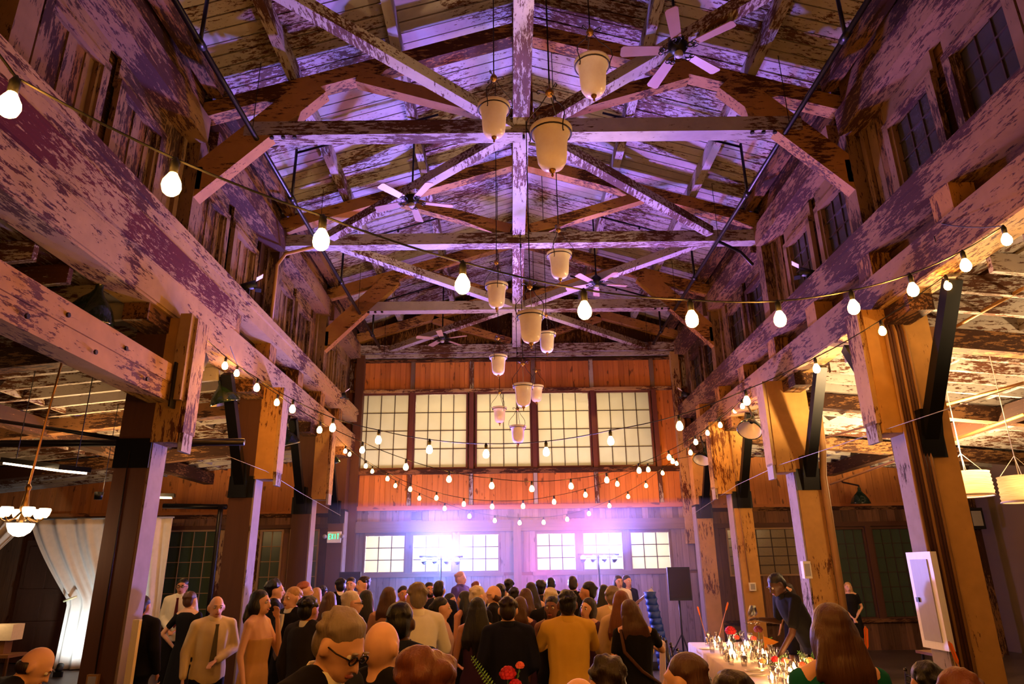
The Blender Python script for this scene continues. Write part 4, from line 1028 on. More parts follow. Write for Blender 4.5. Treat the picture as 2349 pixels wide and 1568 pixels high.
    if st in ('short', 'flat', 'curly', 'long', 'bob', 'wavy', 'updo', 'thin', 'shoulder'):
        hb(0, .02, 1.684, .081, .092, .08); hb(0, .05, 1.635, .077, .066, .085)
        ru = random.Random(int(u*7+v))
        for i in range(34 if st in ('short', 'curly', 'thin') else 0):
            a_ = ru.uniform(0, 6.283); e_ = ru.uniform(.05, 1.45); sy_ = math.sin(a_)
            if sy_ < -.55 and e_ < .75: continue
            rr = (.012 if st == 'thin' else ru.uniform(.016, .024))
            hb(.079*math.cos(a_)*math.cos(e_), .028+.088*sy_*math.cos(e_), 1.668+.082*math.sin(e_), rr, rr*1.2, rr*.9)
        if st == 'flat': hb(0, .0, 1.735, .062, .08, .035)
        if st == 'curly':
            for i in range(16):
                a = rnd.uniform(0, 6.28); e = rnd.uniform(.1, 1.2); hb(.08*math.cos(a)*math.cos(e), .02+.085*math.sin(a)*math.cos(e) if math.sin(a) > -.5 else .0, 1.68+.08*math.sin(e), .03, .03, .03)
        if st == 'thin': pass
        if st in ('bob', 'shoulder'):
            for sx in (-1, 1): hb(sx*.062, .03, 1.6, .04, .07, .1)
            hb(0, .065, 1.585, .08, .05, .1)
            if st == 'shoulder':
                hb(0, .075, 1.5, .105, .05, .09)
                ru = random.Random(int(u*3+v))
                for i in range(9):
                    x_ = -.1+.025*i; g.tube([Hd((x_*.7, .085, 1.62)), Hd((x_, .09, 1.5)), Hd((x_*1.15, .085, 1.42+ru.uniform(-.03, .04)))], [.022, .026, .01], 7); g.ball(Hd((x_, .09, 1.5)), .026, 7, 5)
        if st in ('long', 'wavy'):
            for sx in (-1, 1): hb(sx*.06, .035, 1.58, .04, .065, .13)
            hb(0, .07, 1.56, .09, .055, .13); hb(0, .095, 1.42, .115, .045, .14)
            ru = random.Random(int(u*5+v)); L_ = 1.2 if st == 'long' else 1.3
            for i in range(13):
                x_ = -.11+.22*i/12; ze = L_+ru.uniform(-.06, .09); xe = x_*1.18+ru.uniform(-.015, .015)
                P_ = [Hd((x_*.62, .07+.035*(1-abs(x_)/.11), 1.64)), Hd((x_*.95, .085+.03*(1-abs(x_)/.11), 1.5)), Hd((xe, .1+.02*(1-abs(x_)/.11), 1.36)), Hd((xe, .1, ze))]
                g.tube(P_, [.022, .026, .024, .008], 7)
                for q_ in P_[:-1]: g.ball(q_, .024, 7, 5)
            if st == 'long': pass
            else:
                for i in range(10): hb(rnd.uniform(-.1, .1), .1+rnd.uniform(-.02, .03), rnd.uniform(1.3, 1.55), .035, .03, .05)
        if st == 'updo': hb(0, .11, 1.64, .05, .045, .05)
    elif st == 'fringe':
        hb(0, .048, 1.6, .078, .06, .045)
        for sx in (-1, 1): hb(sx*.067, .028, 1.615, .014, .045, .035)
    if st != 'bald': g.blob('hair', 'hair_'+hc, t, .010 if near else .015, 2)
    if st in ('beard',): pass
    if 'beard' in extra:
        PB().ball(Hd((0, -.045, 1.565)), 1, 10, 8, (.062, .06, .05), HR).blob('beard', 'hair_'+hc, t, .012, 2)
    # face features
    rel = (face+turn+180) % 360-180
    if abs(rel) < 120:
        for sx in (-1, 1):
            ey = MB().ball(Hd((sx*.031, -.0785, 1.643)), .0125, 8, 6).build('eye', 'eye_white', t, True, True)
            MB().ball(Hd((sx*.031, -.0865, 1.643)), .0062, 8, 6).build('pupil', 'eye_dark', ey, True, True)
            MB().ball(Hd((sx*.031, -.092, 1.665)), 1, 8, 5, (.02, .007, .0045), HR).build('eyebrow', 'hair_'+(hc if hc != 'white' else 'grey'), t, True, True)
        MB().ball(Hd((0, -.092, 1.577)), 1, 10, 6, (.023, .009, .0075), HR).build('mouth', 'lip', t, True, True)
    return t
BK = 180   # back to the camera; 0 faces it; +90 looks to the right of the picture
person(332, 1368, 8.7, 170, 'guest in black seen from behind beside the nearest left column', ('short', 'dark'), 'tan', ('jacket', 'black'), ('trousers', 'black'), extra=('nocollar',))
person(420, 1328, 12.6, 10, 'man in white shirt, dark tie and glasses facing us near the left window', ('short', 'black'), 'tan', ('shirt', 'white'), ('trousers', 'black'), ('front', 'front'), extra=('tie_burgundy', 'glasses'), h=None)
person(440, 1357, 10.2, 165, 'woman in short-sleeved black dress standing before the white-shirted man', ('short', 'brown'), 'fair', ('knee sleeve', 'black'), None, ('front', 'hips'), female=True)
person(500, 1367, 8.3, 35, 'grey-haired man in pale shirt with swinging green tie walking past the left column', ('fringe', 'grey'), 'fair', ('shirt', 'cream'), ('trousers', 'black'), ('down', 'belly'), extra=('tie_olive',), lean=6, near=True)
person(600, 1354, 7.6, 80, 'dark-haired woman in a long gold strapless dress with a hand to her chin', ('shoulder', 'black'), 'fair', ('strapless full', 'gold'), None, ('down', 'chin'), female=True, near=True)
person(634, 1331, 9.6, 110, 'man with tousled black hair and black suit behind the gold-dressed woman', ('curly', 'black'), 'fair', ('jacket', 'black'), ('trousers', 'black'))
person(672, 1347, 8.3, -30, 'smiling man with cropped blond hair, open black suit and grey tie', ('thin', 'blond'), 'fair', ('jacket', 'black'), ('trousers', 'black'), extra=('shirtfront', 'tie_grey'), near=True)
person(712, 1368, 6.9, 150, 'black-haired man in charcoal suit with white collar, seen from behind at left', ('short', 'black'), 'tan', ('jacket', 'charcoal'), ('trousers', 'charcoal'), near=True)
person(702, 1334, 11.0, 95, 'red-haired man in profile behind the smiling man', ('short', 'red'), 'fair', ('shirt', 'charcoal'), ('trousers', 'black'))
person(728, 1348, 12.2, 170, 'blond long-haired woman seen from behind near the left columns', ('long', 'blond'), 'fair', ('knee', 'burgundy'), None, female=True)
person(742, 1343, 14.0, 160, 'distant guest with black hair below the exit sign', ('short', 'black'), 'tan', ('shirt', 'grey'), ('trousers', 'black'))
person(758, 1358, 9.3, 175, 'woman with long brown hair and dark dress, back turned, left of the white-haired man', ('long', 'brown'), 'fair', ('knee sleeve', 'plum'), None, female=True)
person(782, 1326, 12.6, 200, 'dark-haired man in a black vest seen from behind before the left speaker', ('short', 'black'), 'fair', ('jacket', 'black'), ('trousers', 'black'))
person(805, 1325, 13.4, 0, 'young man with dark hair and white shirt facing us before the left speaker', ('short', 'dark'), 'fair', ('shirt', 'white'), ('trousers', 'black'))
person(833, 1322, 12.2, -50, 'young man with dark hair and pink shirt, rightmost of the three by the left speaker', ('short', 'dark'), 'fair', ('shirt', 'pink'), ('trousers', 'navy'))
person(810, 1357, 7.9, 115, 'white-haired man with glasses in profile at left of the crowd', ('short', 'white'), 'fair', ('jacket', 'black'), ('trousers', 'black'), extra=('glasses',))
person(842, 1354, 9.0, 170, 'woman with long black hair beside the white-haired man with glasses', ('long', 'black'), 'tan', ('knee sleeve', 'black'), None, female=True)
person(893, 1347, 8.5, 180, 'woman with a brown bob and tan lace dress seen from behind', ('shoulder', 'brown'), 'fair', ('knee sleeve', 'lace'), None, female=True)
person(926, 1345, 11.6, 20, 'dark-haired young man peering over shoulders left of the white-shirted man', ('short', 'black'), 'tan', ('shirt', 'grey'), ('trousers', 'black'))
person(957, 1338, 6.8, 205, 'grey-haired man in a loose white shirt with his back to us, left of centre', ('short', 'grey'), 'fair', ('shirt', 'white'), ('trousers', 'charcoal'), ('dance', 'front'), near=True)
person(986, 1336, 12.4, 15, 'bearded young man facing us behind the white-shirted man', ('short', 'black'), 'tan', ('shirt', 'pink'), ('trousers', 'black'), extra=('beard',))
person(1008, 1334, 10.4, 170, 'man with blue-lit black hair seen from behind left of the singer', ('flat', 'black'), 'fair', ('jacket', 'navy'), ('trousers', 'navy'))
person(1058, 1311, 14.6, 60, 'tall singer in a dark vest turned to the right before the left light bar', ('short', 'blond'), 'fair', ('shirt', 'plum'), ('trousers', 'black'), group='band on the stage')
person(1092, 1334, 13.2, 180, 'guest with reddish hair half hidden right of the singer', ('short', 'auburn'), 'fair', ('shirt', 'grey'), ('trousers', 'black'))
person(1098, 1345, 8.6, 120, 'white-haired man in profile talking to the balding man with glasses', ('short', 'white'), 'fair', ('jacket', 'black'), ('trousers', 'black'), near=True)
person(1131, 1342, 9.3, -95, 'balding man with glasses in black suit facing left at the centre', ('fringe', 'brown'), 'fair', ('jacket', 'black'), ('trousers', 'black'), extra=('glasses', 'shirtfront'), near=True)
person(1148, 1340, 10.6, 170, 'dark-haired man behind the balding man', ('short', 'black'), 'tan', ('jacket', 'black'), ('trousers', 'black'))
person(1167, 1328, 12.4, 180, 'tall dark-haired man at the centre back under the middle post', ('short', 'black'), 'tan', ('shirt', 'white'), ('trousers', 'black'))
person(1178, 1347, 11.2, 190, 'short dark-haired guest in front of the tall man under the middle post', ('short', 'black'), 'tan', ('shirt', 'pink'), ('trousers', 'black'))
person(1014, 1370, 8.1, 100, 'woman with a dark updo and floral dress dancing beside the white-shirted man', ('updo', 'black'), 'fair', ('knee sleeve', 'floral'), None, ('down', 'front'), female=True)
person(1034, 1361, 11.0, 60, 'woman with dark hair in a burgundy dress left of centre', ('shoulder', 'black'), 'fair', ('knee', 'burgundy'), None, female=True)
person(1064, 1356, 9.7, -120, 'woman with long straight black hair and bare shoulders facing left', ('long', 'black'), 'tan', ('knee', 'black'), None, ('reach', 'down'), female=True)
person(1096, 1371, 7.5, 178, 'woman with waist-long black hair and sleeveless dark dress at the centre front', ('long', 'black'), 'tan', ('knee', 'plum'), None, ('down', 'down'), female=True, near=True)
person(1165, 1369, 6.85, 178, 'dark-haired man in a navy shirt with his back to us at the very centre', ('short', 'dark'), 'fair', ('shirt', 'navy'), ('trousers', 'navy'), ('front', 'front'), near=True)
person(1194, 1369, 8.7, 160, 'woman with brown hair peeking past the navy-shirted man', ('shoulder', 'brown'), 'fair', ('knee sleeve', 'plum'), None, female=True)
person(1206, 1350, 9.4, 175, 'woman with long wavy brown hair and olive dress right of centre', ('wavy', 'brown'), 'fair', ('knee', 'olive'), None, female=True)
person(1217, 1336, 11.0, 190, 'woman with glossy wavy dark hair before the pink-lit boards', ('wavy', 'dark'), 'fair', ('knee', 'plum'), None, ('dance', 'down'), female=True)
person(1240, 1333, 12.0, 170, 'guest with curly dark hair before the pink-lit boards', ('curly', 'black'), 'tan', ('shirt', 'charcoal'), ('trousers', 'black'))
person(1263, 1325, 13.6, 180, 'guest with close-cropped dark head farthest back in the pink light', ('thin', 'black'), 'dark', ('jacket', 'black'), ('trousers', 'black'))
person(1262, 1349, 8.8, 185, 'white-haired man in black suit seen from behind left of the yellow shirt', ('short', 'white'), 'fair', ('jacket', 'black'), ('trousers', 'black'))
person(1266, 1368, 7.7, -20, 'dark-haired woman resting against the man in yellow', ('long', 'black'), 'brown', ('knee', 'black'), None, ('down', 'hug'), female=True)
person(1300, 1355, 6.75, 182, 'man in a bright yellow shirt and black trousers dancing with his back to us', ('short', 'black'), 'brown', ('shirt', 'yellow'), ('trousers', 'black'), ('hug', 'hug'), near=True)
person(1313, 1323, 12.6, 175, 'tall man with flat-top dark hair right of the pink light', ('flat', 'dark'), 'fair', ('polo', 'black'), ('trousers', 'black'))
person(1347, 1335, 9.6, -110, 'man with short black hair and dark polo in profile right of the yellow shirt', ('short', 'black'), 'tan', ('polo', 'black'), ('trousers', 'black'))
person(1342, 1370, 8.3, -40, 'woman with wavy dark hair leaning in behind the yellow shirt', ('bob', 'dark'), 'fair', ('knee sleeve', 'plum'), None, ('hug', 'down'), female=True, tilt=15)
person(1384, 1341, 11.6, 180, 'woman with long black hair standing by the blue-lit stage', ('long', 'black'), 'fair', ('knee', 'black'), None, female=True)
person(1404, 1345, 8.7, 172, 'grey-haired man in a beige suit at the right of the dance floor', ('short', 'grey'), 'fair', ('jacket', 'beige'), ('trousers', 'beige'), ('hug', 'front'))
person(1424, 1355, 7.7, 175, 'woman with tousled strawberry-blond hair and grey coat beside the beige suit', ('wavy', 'auburn'), 'fair', ('shawl', 'beige'), ('trousers', 'beige'), ('front', 'front'), female=True)
person(1452, 1375, 7.0, 168, 'woman in a long black dress with brown leather straps, rightmost of the dancers', ('shoulder', 'brown'), 'fair', ('sleeve full', 'black'), None, ('hug', 'down'), female=True, near=True, extra=('crossbelt',), tilt=14)
gp = person(1418, 1320, 14.4, 15, 'young guitarist with blue-lit hair singing on the right of the stage', ('bob', 'dark'), 'fair', ('shirt', 'white'), ('trousers', 'black'), ('front', 'front'), group='band on the stage')
person(1438, 1319, 15.1, 30, 'long-haired musician holding the bass behind the young guitarist', ('long', 'black'), 'fair', ('tee', 'black'), ('trousers', 'black'), ('front', 'front'), group='band on the stage')
# foreground
person(790, 1402, 3.0, 70, 'grey-haired man with glasses and black jacket bowing his head in the foreground', ('short', 'grey'), 'fair', ('jacket', 'black'), ('trousers', 'black'), ('down', 'front'), lean=16, near=True, extra=('glasses', 'shirtfront'), turn=-6, nod=14)
person(880, 1424, 3.55, 150, 'bald man in black suit seen from behind in the foreground', ('bald', 'white'), 'fair', ('jacket', 'black'), ('trousers', 'black'), near=True, extra=('nocollar',))
person(920, 1383, 4.6, 172, 'dark-skinned man in navy polo with a pale collar stripe, back turned', ('thin', 'black'), 'dark', ('shirt', 'navy'), ('trousers', 'black'), near=True)
person(978, 1498, 2.3, 180, 'guest with short auburn hair at the bottom edge, left of the flowers', ('curly', 'auburn'), 'fair', ('shirt', 'plum'), ('trousers', 'black'), near=True)
person(1385, 1512, 3.3, -150, 'dark-haired head at the bottom edge below the yellow shirt', ('curly', 'dark'), 'tan', ('shirt', 'black'), ('trousers', 'black'), near=True)
person(1327, 1553, 2.6, 180, 'tip of a bald head at the bottom edge, right of the table number', ('bald', 'grey'), 'fair', ('shirt', 'charcoal'), ('trousers', 'black'), near=True)
person(1566, 1500, 3.2, -125, 'man with cropped brown hair at the bottom edge before the long table', ('thin', 'brown'), 'fair', ('shirt', 'charcoal'), ('trousers', 'black'), near=True)
person(1672, 1540, 2.9, 180, 'top of a dark-haired head at the bottom edge of the long table', ('short', 'dark'), 'tan', ('shirt', 'black'), ('trousers', 'black'), near=True)
person(1898, 1387, 3.4, 178, 'large woman with shoulder-length brown hair and teal dress in the right foreground', ('shoulder', 'brown'), 'fair', ('knee sleeve', 'teal'), None, female=True, near=True)
person(2118, 1518, 3.7, 180, 'dark head at the bottom edge beside the nearest right column', ('short', 'black'), 'tan', ('shirt', 'black'), ('trousers', 'black'), near=True)
person(2188, 1536, 2.9, 175, 'auburn head at the bottom edge in front of the electrical panel', ('short', 'auburn'), 'fair', ('shirt', 'charcoal'), ('trousers', 'black'), near=True)
person(118, 1490, 4.7, 110, 'balding man in black leaning over a table at the lower left corner', ('fringe', 'dark'), 'fair', ('jacket', 'black'), ('trousers', 'black'), ('front', 'front'), lean=36, near=True, extra=('nocollar',))
# right side staff
srv = person(1768, 1320, 9.5, -80, 'server in a black polo bending over the long table with wine glasses in hand', ('thin', 'black'), 'dark', ('polo', 'black'), ('trousers', 'black'), ('dance', 'reach'), lean=30, near=True, group='staff')
person(1806, 1338, 13.6, -60, 'dark-haired woman with bare arms behind the bending server', ('long', 'dark'), 'fair', ('knee', 'black'), None, female=True)
person(1944, 1335, 16.6, -15, 'blond woman in a black dress with clasped hands standing before the dark windows', ('long', 'blond'), 'fair', ('knee sleeve', 'black'), None, ('clasp', 'clasp'), female=True)
# ------------------------------------------------------------------ stage gear
def light_bar(u0, u1, v, Y, lens, lab):
    a, b_ = atY(u0, v, Y), atY(u1, v, Y); c = (a+b_)/2
    t = thing('stage_light_bar', (c.x, c.y, 0), lab, 'stage light', 'coloured light bars of the band')
    MB().bar(a, b_, .05, .04).build('crossbar', 'black_plastic', t)
    MB().tube([(c.x, c.y, .35), (c.x, c.y, c.z)], .02, 8).build('mast', 'black_plastic', t, True)
    for k in range(3):
        an = k*2.09+.4; MB().tube([(c.x, c.y, .55), (c.x+.5*math.cos(an), c.y+.5*math.sin(an), .175)], .013, 6).build('tripod_leg', 'black_plastic', t)
    for i in range(4):
        q = a.lerp(b_, .12+.25*i)-Vector((0, .05, .1))
        hd = MB().tube([q+Vector((0, .07, -.03)), q-Vector((0, .07, -.02))], [.06, .075], 12).build('lamp_head', 'black_plastic', t, True)
        MB().tube([q-Vector((0, .068, -.02)), q-Vector((0, .076, -.021))], .065, 12).build('lens', lens[i], hd, True)
light_bar(962, 1062, 1276, 17.0, ['led_blue']*4, 'tripod light bar glowing blue before the left bright windows')
light_bar(1325, 1420, 1271, 17.0, ['led_pink', 'led_blue', 'led_blue', 'led_blue'], 'tripod light bar glowing pink and blue before the right bright windows')
def speaker(u, v0, v1, Y, wpx, lab):
    a, b_ = atY(u, v0, Y), atY(u, v1, Y); hw = wpx/2/FPX*Y; h_ = a.z-b_.z
    t = thing('loudspeaker', (b_.x, Y, 0), lab, 'speaker', 'band loudspeakers')
    MB().prism([(b_.x-hw, Y-.16), (b_.x+hw, Y-.16), (b_.x+hw*.75, Y+.18), (b_.x-hw*.75, Y+.18)], b_.z, a.z, 'xy').build('cabinet', 'black_plastic', t)
    cube('grille', (b_.x-hw*.88, Y-.175, b_.z+.05), (b_.x+hw*.88, Y-.16, a.z-.05), 'iron', t)
    MB().tube([(b_.x, Y, .3), (b_.x, Y, b_.z)], .02, 8).build('pole', 'black_plastic', t, True)
    for k in range(3):
        an = k*2.09+.9; MB().tube([(b_.x, Y, .75), (b_.x+.45*math.cos(an), Y+.45*math.sin(an), .01)], .014, 6).build('tripod_leg', 'black_plastic', t)
speaker(1558, 1300, 1376, 14.9, 48, 'black loudspeaker on a stand right of the stage')
speaker(803, 1311, 1372, 16.2, 46, 'black loudspeaker behind the young men at left')
# stage platform
cube('stage_platform', (-3.4, 15.6, 0), (4.0, 18.3, .16), 'black_plastic', label='low black platform under the band', cat='stage')
# bass guitar held by the long-haired musician
g0, g1 = atY(1440, 1398, 14.62), atY(1492, 1357, 14.5)
t = thing('bass_guitar', g0, 'pale-headed bass guitar pointing up to the right', 'guitar')
dv = (g1-g0).normalized()
MB().bar(g0, g1-dv*.1, .05, .03, (0, 1, 0)).build('neck', 'fan_wood', t)
hs = MB().bar(g1-dv*.12, g1+dv*.06, .03, .085, dv.cross(Vector((0, 1, 0)))).build('headstock', 'white_plastic', t)
for i in range(4):
    q = g1-dv*(.09-.045*i)+Vector((0, 0, .06)); MB().ball(q, .015, 8, 6, (1, .6, 1.3)).build('tuning_peg', 'grey_panel', hs, True)
PB().ball(g0-dv*.12, 1, 12, 8, (.2, .04, .14)).ball(g0-dv*.3, 1, 12, 8, (.22, .04, .17)).blob('guitar_body', 'cloth_burgundy', t, .015, 3) if False else MB().ball(g0-dv*.18, 1, 14, 8, (.24, .035, .16)).build('guitar_body', 'cloth_burgundy', t, True)
# blue quilted roll
b0 = atY(1524, 1460, 13.6); b0.z = 0
t = thing('quilted_roll', b0, 'blue quilted roll leaning near the right speaker', 'padded roll')
plain('quilt_blue', lin((30, 60, 150)), .45)
for i in range(14):
    z = .08+.125*i; MB().lathe([(.02, -.06), (.12, -.055), (.15-.004*i, 0), (.12, .055), (.02, .06)], (b0.x-.035*i*.5+.02, b0.y, z*.9), 12).build('quilt_band', 'quilt_blue', t, True)

# ------------------------------------------------------------------ tables and what is on them
plain('linen', lin((226, 210, 190)), .8); plain('linen_warm', lin((206, 140, 70)), .8); plain('table_wood', lin((120, 80, 44)), .5)
plain('napkin_navy', lin((40, 36, 56)), .8); plain('menu_card', lin((230, 200, 150)), .7); plain('flag_green', lin((26, 66, 56)), .7); plain('flag_orange', lin((226, 140, 40)), .7)
plain('petal_red', lin((190, 24, 26)), .6); plain('petal_dark', lin((90, 14, 24)), .6); plain('petal_coral', lin((236, 100, 70)), .6); plain('petal_peach', lin((244, 190, 120)), .6)
plain('leaf', lin((80, 130, 50)), .5); plain('fern', lin((120, 160, 60)), .5); plain('arrow_wood', lin((190, 120, 60)), .6); plain('fletch_orange', lin((240, 110, 40)), .7); plain('arrow_yellow', lin((240, 200, 80)), .6)
mt, nt, b = newmat('table_glass')
tp = nt.nodes.new('ShaderNodeBsdfTransparent'); gl = nt.nodes.new('ShaderNodeBsdfGlossy'); gl.inputs['Roughness'].default_value = .06
lw = nt.nodes.new('ShaderNodeLayerWeight'); lw.inputs['Blend'].default_value = .35; mxs = nt.nodes.new('ShaderNodeMixShader')
fz_ = mth(nt, 'ADD', mth(nt, 'MULTIPLY', lw.outputs['Facing'], .75), mth(nt, 'MULTIPLY', noise(nt, nt.nodes.new('ShaderNodeTexCoord').outputs['Object'], 30, 2, .5), .12))
tp.inputs['Color'].default_value = (.96, .95, .93, 1); nt.links.new(fz_, mxs.inputs[0]); nt.links.new(tp.outputs[0], mxs.inputs[1]); nt.links.new(gl.outputs[0], mxs.inputs[2])
nt.links.new(mxs.outputs[0], nt.nodes['Material Output'].inputs['Surface'])
TA, TB, TW, TZ = Vector((2.95, 6.3, 0)), Vector((3.6, 13.0, 0)), .5, .76
tdir = (TB-TA).normalized(); tsd = Vector((tdir.y, -tdir.x, 0))
def ontable(k, s): q = TA.lerp(TB, k)+tsd*(s*TW); return Vector((q.x, q.y, TZ))
t = thing('banquet_table', TA, 'long banquet table under white linen on the right of the dance floor', 'table')
mb = MB(); n = 60
MB().bar(TA+Vector((0, 0, TZ-.04)), TB+Vector((0, 0, TZ-.04)), TW*2-.02, .04).build('tabletop', 'table_wood', t)
for k in (.06, .5, .94):
    for s_ in (-.8, .8): q = ontable(k, s_); MB().tube([(q.x, q.y, 0), (q.x, q.y, TZ-.06)], .025, 8).build('leg', 'black_steel', t)
cl = thing('tablecloth', TA, 'white linen cloth draped over the long banquet table', 'tablecloth')
per = []
for i in range(n): per.append((TA.lerp(TB, i/(n-1))+tsd*TW, tsd))
for i in range(n): per.append((TB.lerp(TA, i/(n-1))-tsd*TW, -tsd))
vs = []; N = len(per)
for j, (dz, out) in enumerate([(0.004, 0), (-.01, .012), (-.2, .02), (-.42, .035)]):
    for i, (q, o_) in enumerate(per): vs.append(tuple(q+o_*(out+ (.018*math.sin(i*1.3)*(j/3) if j else 0))+Vector((0, 0, TZ+dz))))
fs = [(j*N+i, j*N+(i+1) % N, (j+1)*N+(i+1) % N, (j+1)*N+i) for j in range(3) for i in range(N)]
fs += [(i, i+1, 2*n-2-i, 2*n-1-i) for i in range(n-1)]
mb.add(vs, fs); mb.build('cloth', 'linen', cl, True)

def proto_lathe(name, parts):
    out = []
    for nm, prof, mat, n_ in parts: out.append((nm, MB().lathe(prof, (0, 0, 0), n_).mesh(nm, mat, True)))
    return out
P_TUMBLER = proto_lathe('tumbler', [('glass', [(.001, .0), (.03, .001), (.034, .06), (.038, .13), (.036, .13), (.032, .06), (.028, .012), (.001, .01)], 'table_glass', 12)])
P_WINE = proto_lathe('wine', [('bowl', [(.004, .09), (.02, .1), (.036, .13), (.038, .17), (.033, .21), (.031, .21), (.036, .17), (.034, .132), (.001, .102)], 'table_glass', 12), ('stem', [(.001, 0), (.033, .002), (.03, .006), (.005, .015), (.004, .09)], 'table_glass', 10)])
P_CARAFE = proto_lathe('carafe', [('glass', [(.001, 0), (.055, .002), (.06, .05), (.05, .12), (.025, .18), (.022, .22), (.036, .26), (.033, .26), (.019, .22), (.022, .18), (.046, .12), (.055, .05), (.001, .008)], 'table_glass', 14)])
P_CANDLE = proto_lathe('votive', [('cup', [(.001, 0), (.03, .001), (.036, .07), (.033, .07), (.028, .008), (.001, .006)], 'table_glass', 12), ('flame', [(.001, .03), (.014, .045), (.016, .06), (.008, .085), (.001, .1)], 'candle_glow', 8)])
P_PLATE = proto_lathe('plate', [('dish', [(.001, .004), (.08, .004), (.12, .016), (.125, .014), (.085, .0), (.001, 0)], 'white_enamel', 20)])
ORDN = 'first second third fourth fifth sixth seventh eighth ninth tenth eleventh twelfth thirteenth fourteenth fifteenth sixteenth seventeenth eighteenth nineteenth twentieth'.split()
ORDN += ['twenty-'+x for x in ORDN[:9]] + ['thirtieth']
serial = {}
def put(name, parts, p, lab, cat, group, sc_=1.0):
    t = thing(name, p, lab, cat, group); serial.setdefault(lab, []).append(t)
    t.scale = (sc_,)*3
    for nm, me in parts: o = bpy.data.objects.new(nm, me); C.objects.link(o); o.parent = t
    return t
rt = random.Random(3)
used = []
def spot_free(s0, s1, k0, k1, r):
    for _ in range(200):
        q = ontable(rt.uniform(k0, k1), rt.uniform(s0, s1))
        if all((q-a).length > r+b_ for a, b_ in used): used.append((q, r)); return q
    return None
ZON = ['near end', 'near half', 'middle', 'far half', 'far end']
def zone(q): return ZON[min(4, int((q.y-6.3)/6.7*5))]
pend_flowers = []
def flower_vase(p, lab, blooms, green, hgt=.28, seed=0):
    r_ = random.Random(seed); t = thing('flower_arrangement', p, lab, 'flowers', 'flowers on the tables')
    MB().lathe([(.001, 0), (.03, .0), (.045, .05), (.03, .1), (.02, .14), (.026, .16)], p, 12).build('vase', 'table_glass', t, True)
    for (dx, dy, dz, mat, r) in blooms:
        c = p+Vector((dx, dy, dz)); st = MB().tube([p+Vector((0, 0, .12)), p.lerp(c, .6)+Vector((0, 0, .02)), c], .004, 5).build('stem', 'leaf', t)
        fb_ = MB()
        for ring, (rr, nn_, tz) in enumerate(((.75, 8, -.35), (.98, 9, .05), (.75, 7, .5), (.35, 5, .8))):
            for k in range(nn_):
                a = 2*math.pi*k/nn_+ring*.4; d = Vector((math.cos(a)*rr, math.sin(a)*rr, tz))
                fb_.ball(c+d*r*.66, r*.36, 7, 5, (1, 1, .8))
        fb_.ball(c+Vector((0, 0, r*.1)), r*.5, 8, 6); fb_.build('bloom', mat, t, True)
    for (dx, dy, dz, nl, mat) in green:
        e = p+Vector((dx, dy, dz)); P = [p+Vector((0, 0, .12)), p.lerp(e, .5)+Vector((0, 0, .08)), e]
        MB().tube(P, .003, 5).build('stem', 'leaf', t)
        for i in range(nl):
            f_ = .25+.75*i/nl; a = P[0].lerp(P[1], f_*2) if f_ < .5 else P[1].lerp(P[2], f_*2-1)
            for sx in (-1, 1):
                L = .055*(1.15-.7*f_); dv_ = Vector((sx*.5*(1 if abs(dx) < abs(dz) else .5), .25, .6 if sx > 0 else -.5)).normalized()
                m_ = MB(); sd_ = dv_.cross(Vector((0, 1, 0))).normalized()
                m_.add([a, a+dv_*L*.5+sd_*L*.17+Vector((0, .003, 0)), a+dv_*L, a+dv_*L*.5-sd_*L*.17-Vector((0, .003, 0))], [(0, 1, 2, 3)]); o = m_.build('leaf', mat, t)
                o.modifiers.new('thick', 'SOLIDIFY').thickness = .002
    return t
def flag(p, h_, mat, lab, txt=None, w_=.16):
    t = thing('pennant', p, lab, 'flag', 'pennants on the tables')
    MB().tube([p, p+Vector((0, 0, h_+.03))], .004, 6).build('stick', 'arrow_wood', t)
    MB().prism([(p.x, p.z+h_), (p.x, p.z+h_-.15), (p.x+w_, p.z+h_-.075)] if not txt else [(p.x, p.z+h_), (p.x, p.z+h_-.14), (p.x+w_, p.z+h_-.15), (p.x+w_*.8, p.z+h_-.07), (p.x+w_, p.z+h_)], p.y-.004, p.y+.004).build('cloth', mat, t)
    MB().lathe([(.001, 0), (.03, 0), (.03, .012), (.006, .02)], p, 10).build('base', 'table_wood', t)
    if txt: letters(txt, (p.x+.035, p.y-.008, p.z+h_-.115), .095, .06, 'menu_card', t)
def arrow(p, q, lab, head='arrow_yellow'):
    p, q = Vector(p), Vector(q); d = (q-p).normalized(); t = thing('arrow_prop', p, lab, 'arrow', 'decorative arrows')
    MB().tube([p, q], .006, 6).build('shaft', 'arrow_wood', t)
    for k in range(3):
        a = k*2.09; sd_ = d.cross(Vector((math.cos(a), math.sin(a), .2))).normalized()
        o = MB().add([q-d*.16, q-d*.13+sd_*.014, q-d*.02+sd_*.016, q], [(0, 1, 2, 3)]).build('fletching', 'fletch_orange', t); o.modifiers.new('thick', 'SOLIDIFY').thickness = .003
    MB().tube([p+d*.1, p+d*.0], [.018, .001], 6).build('tip', head, t)
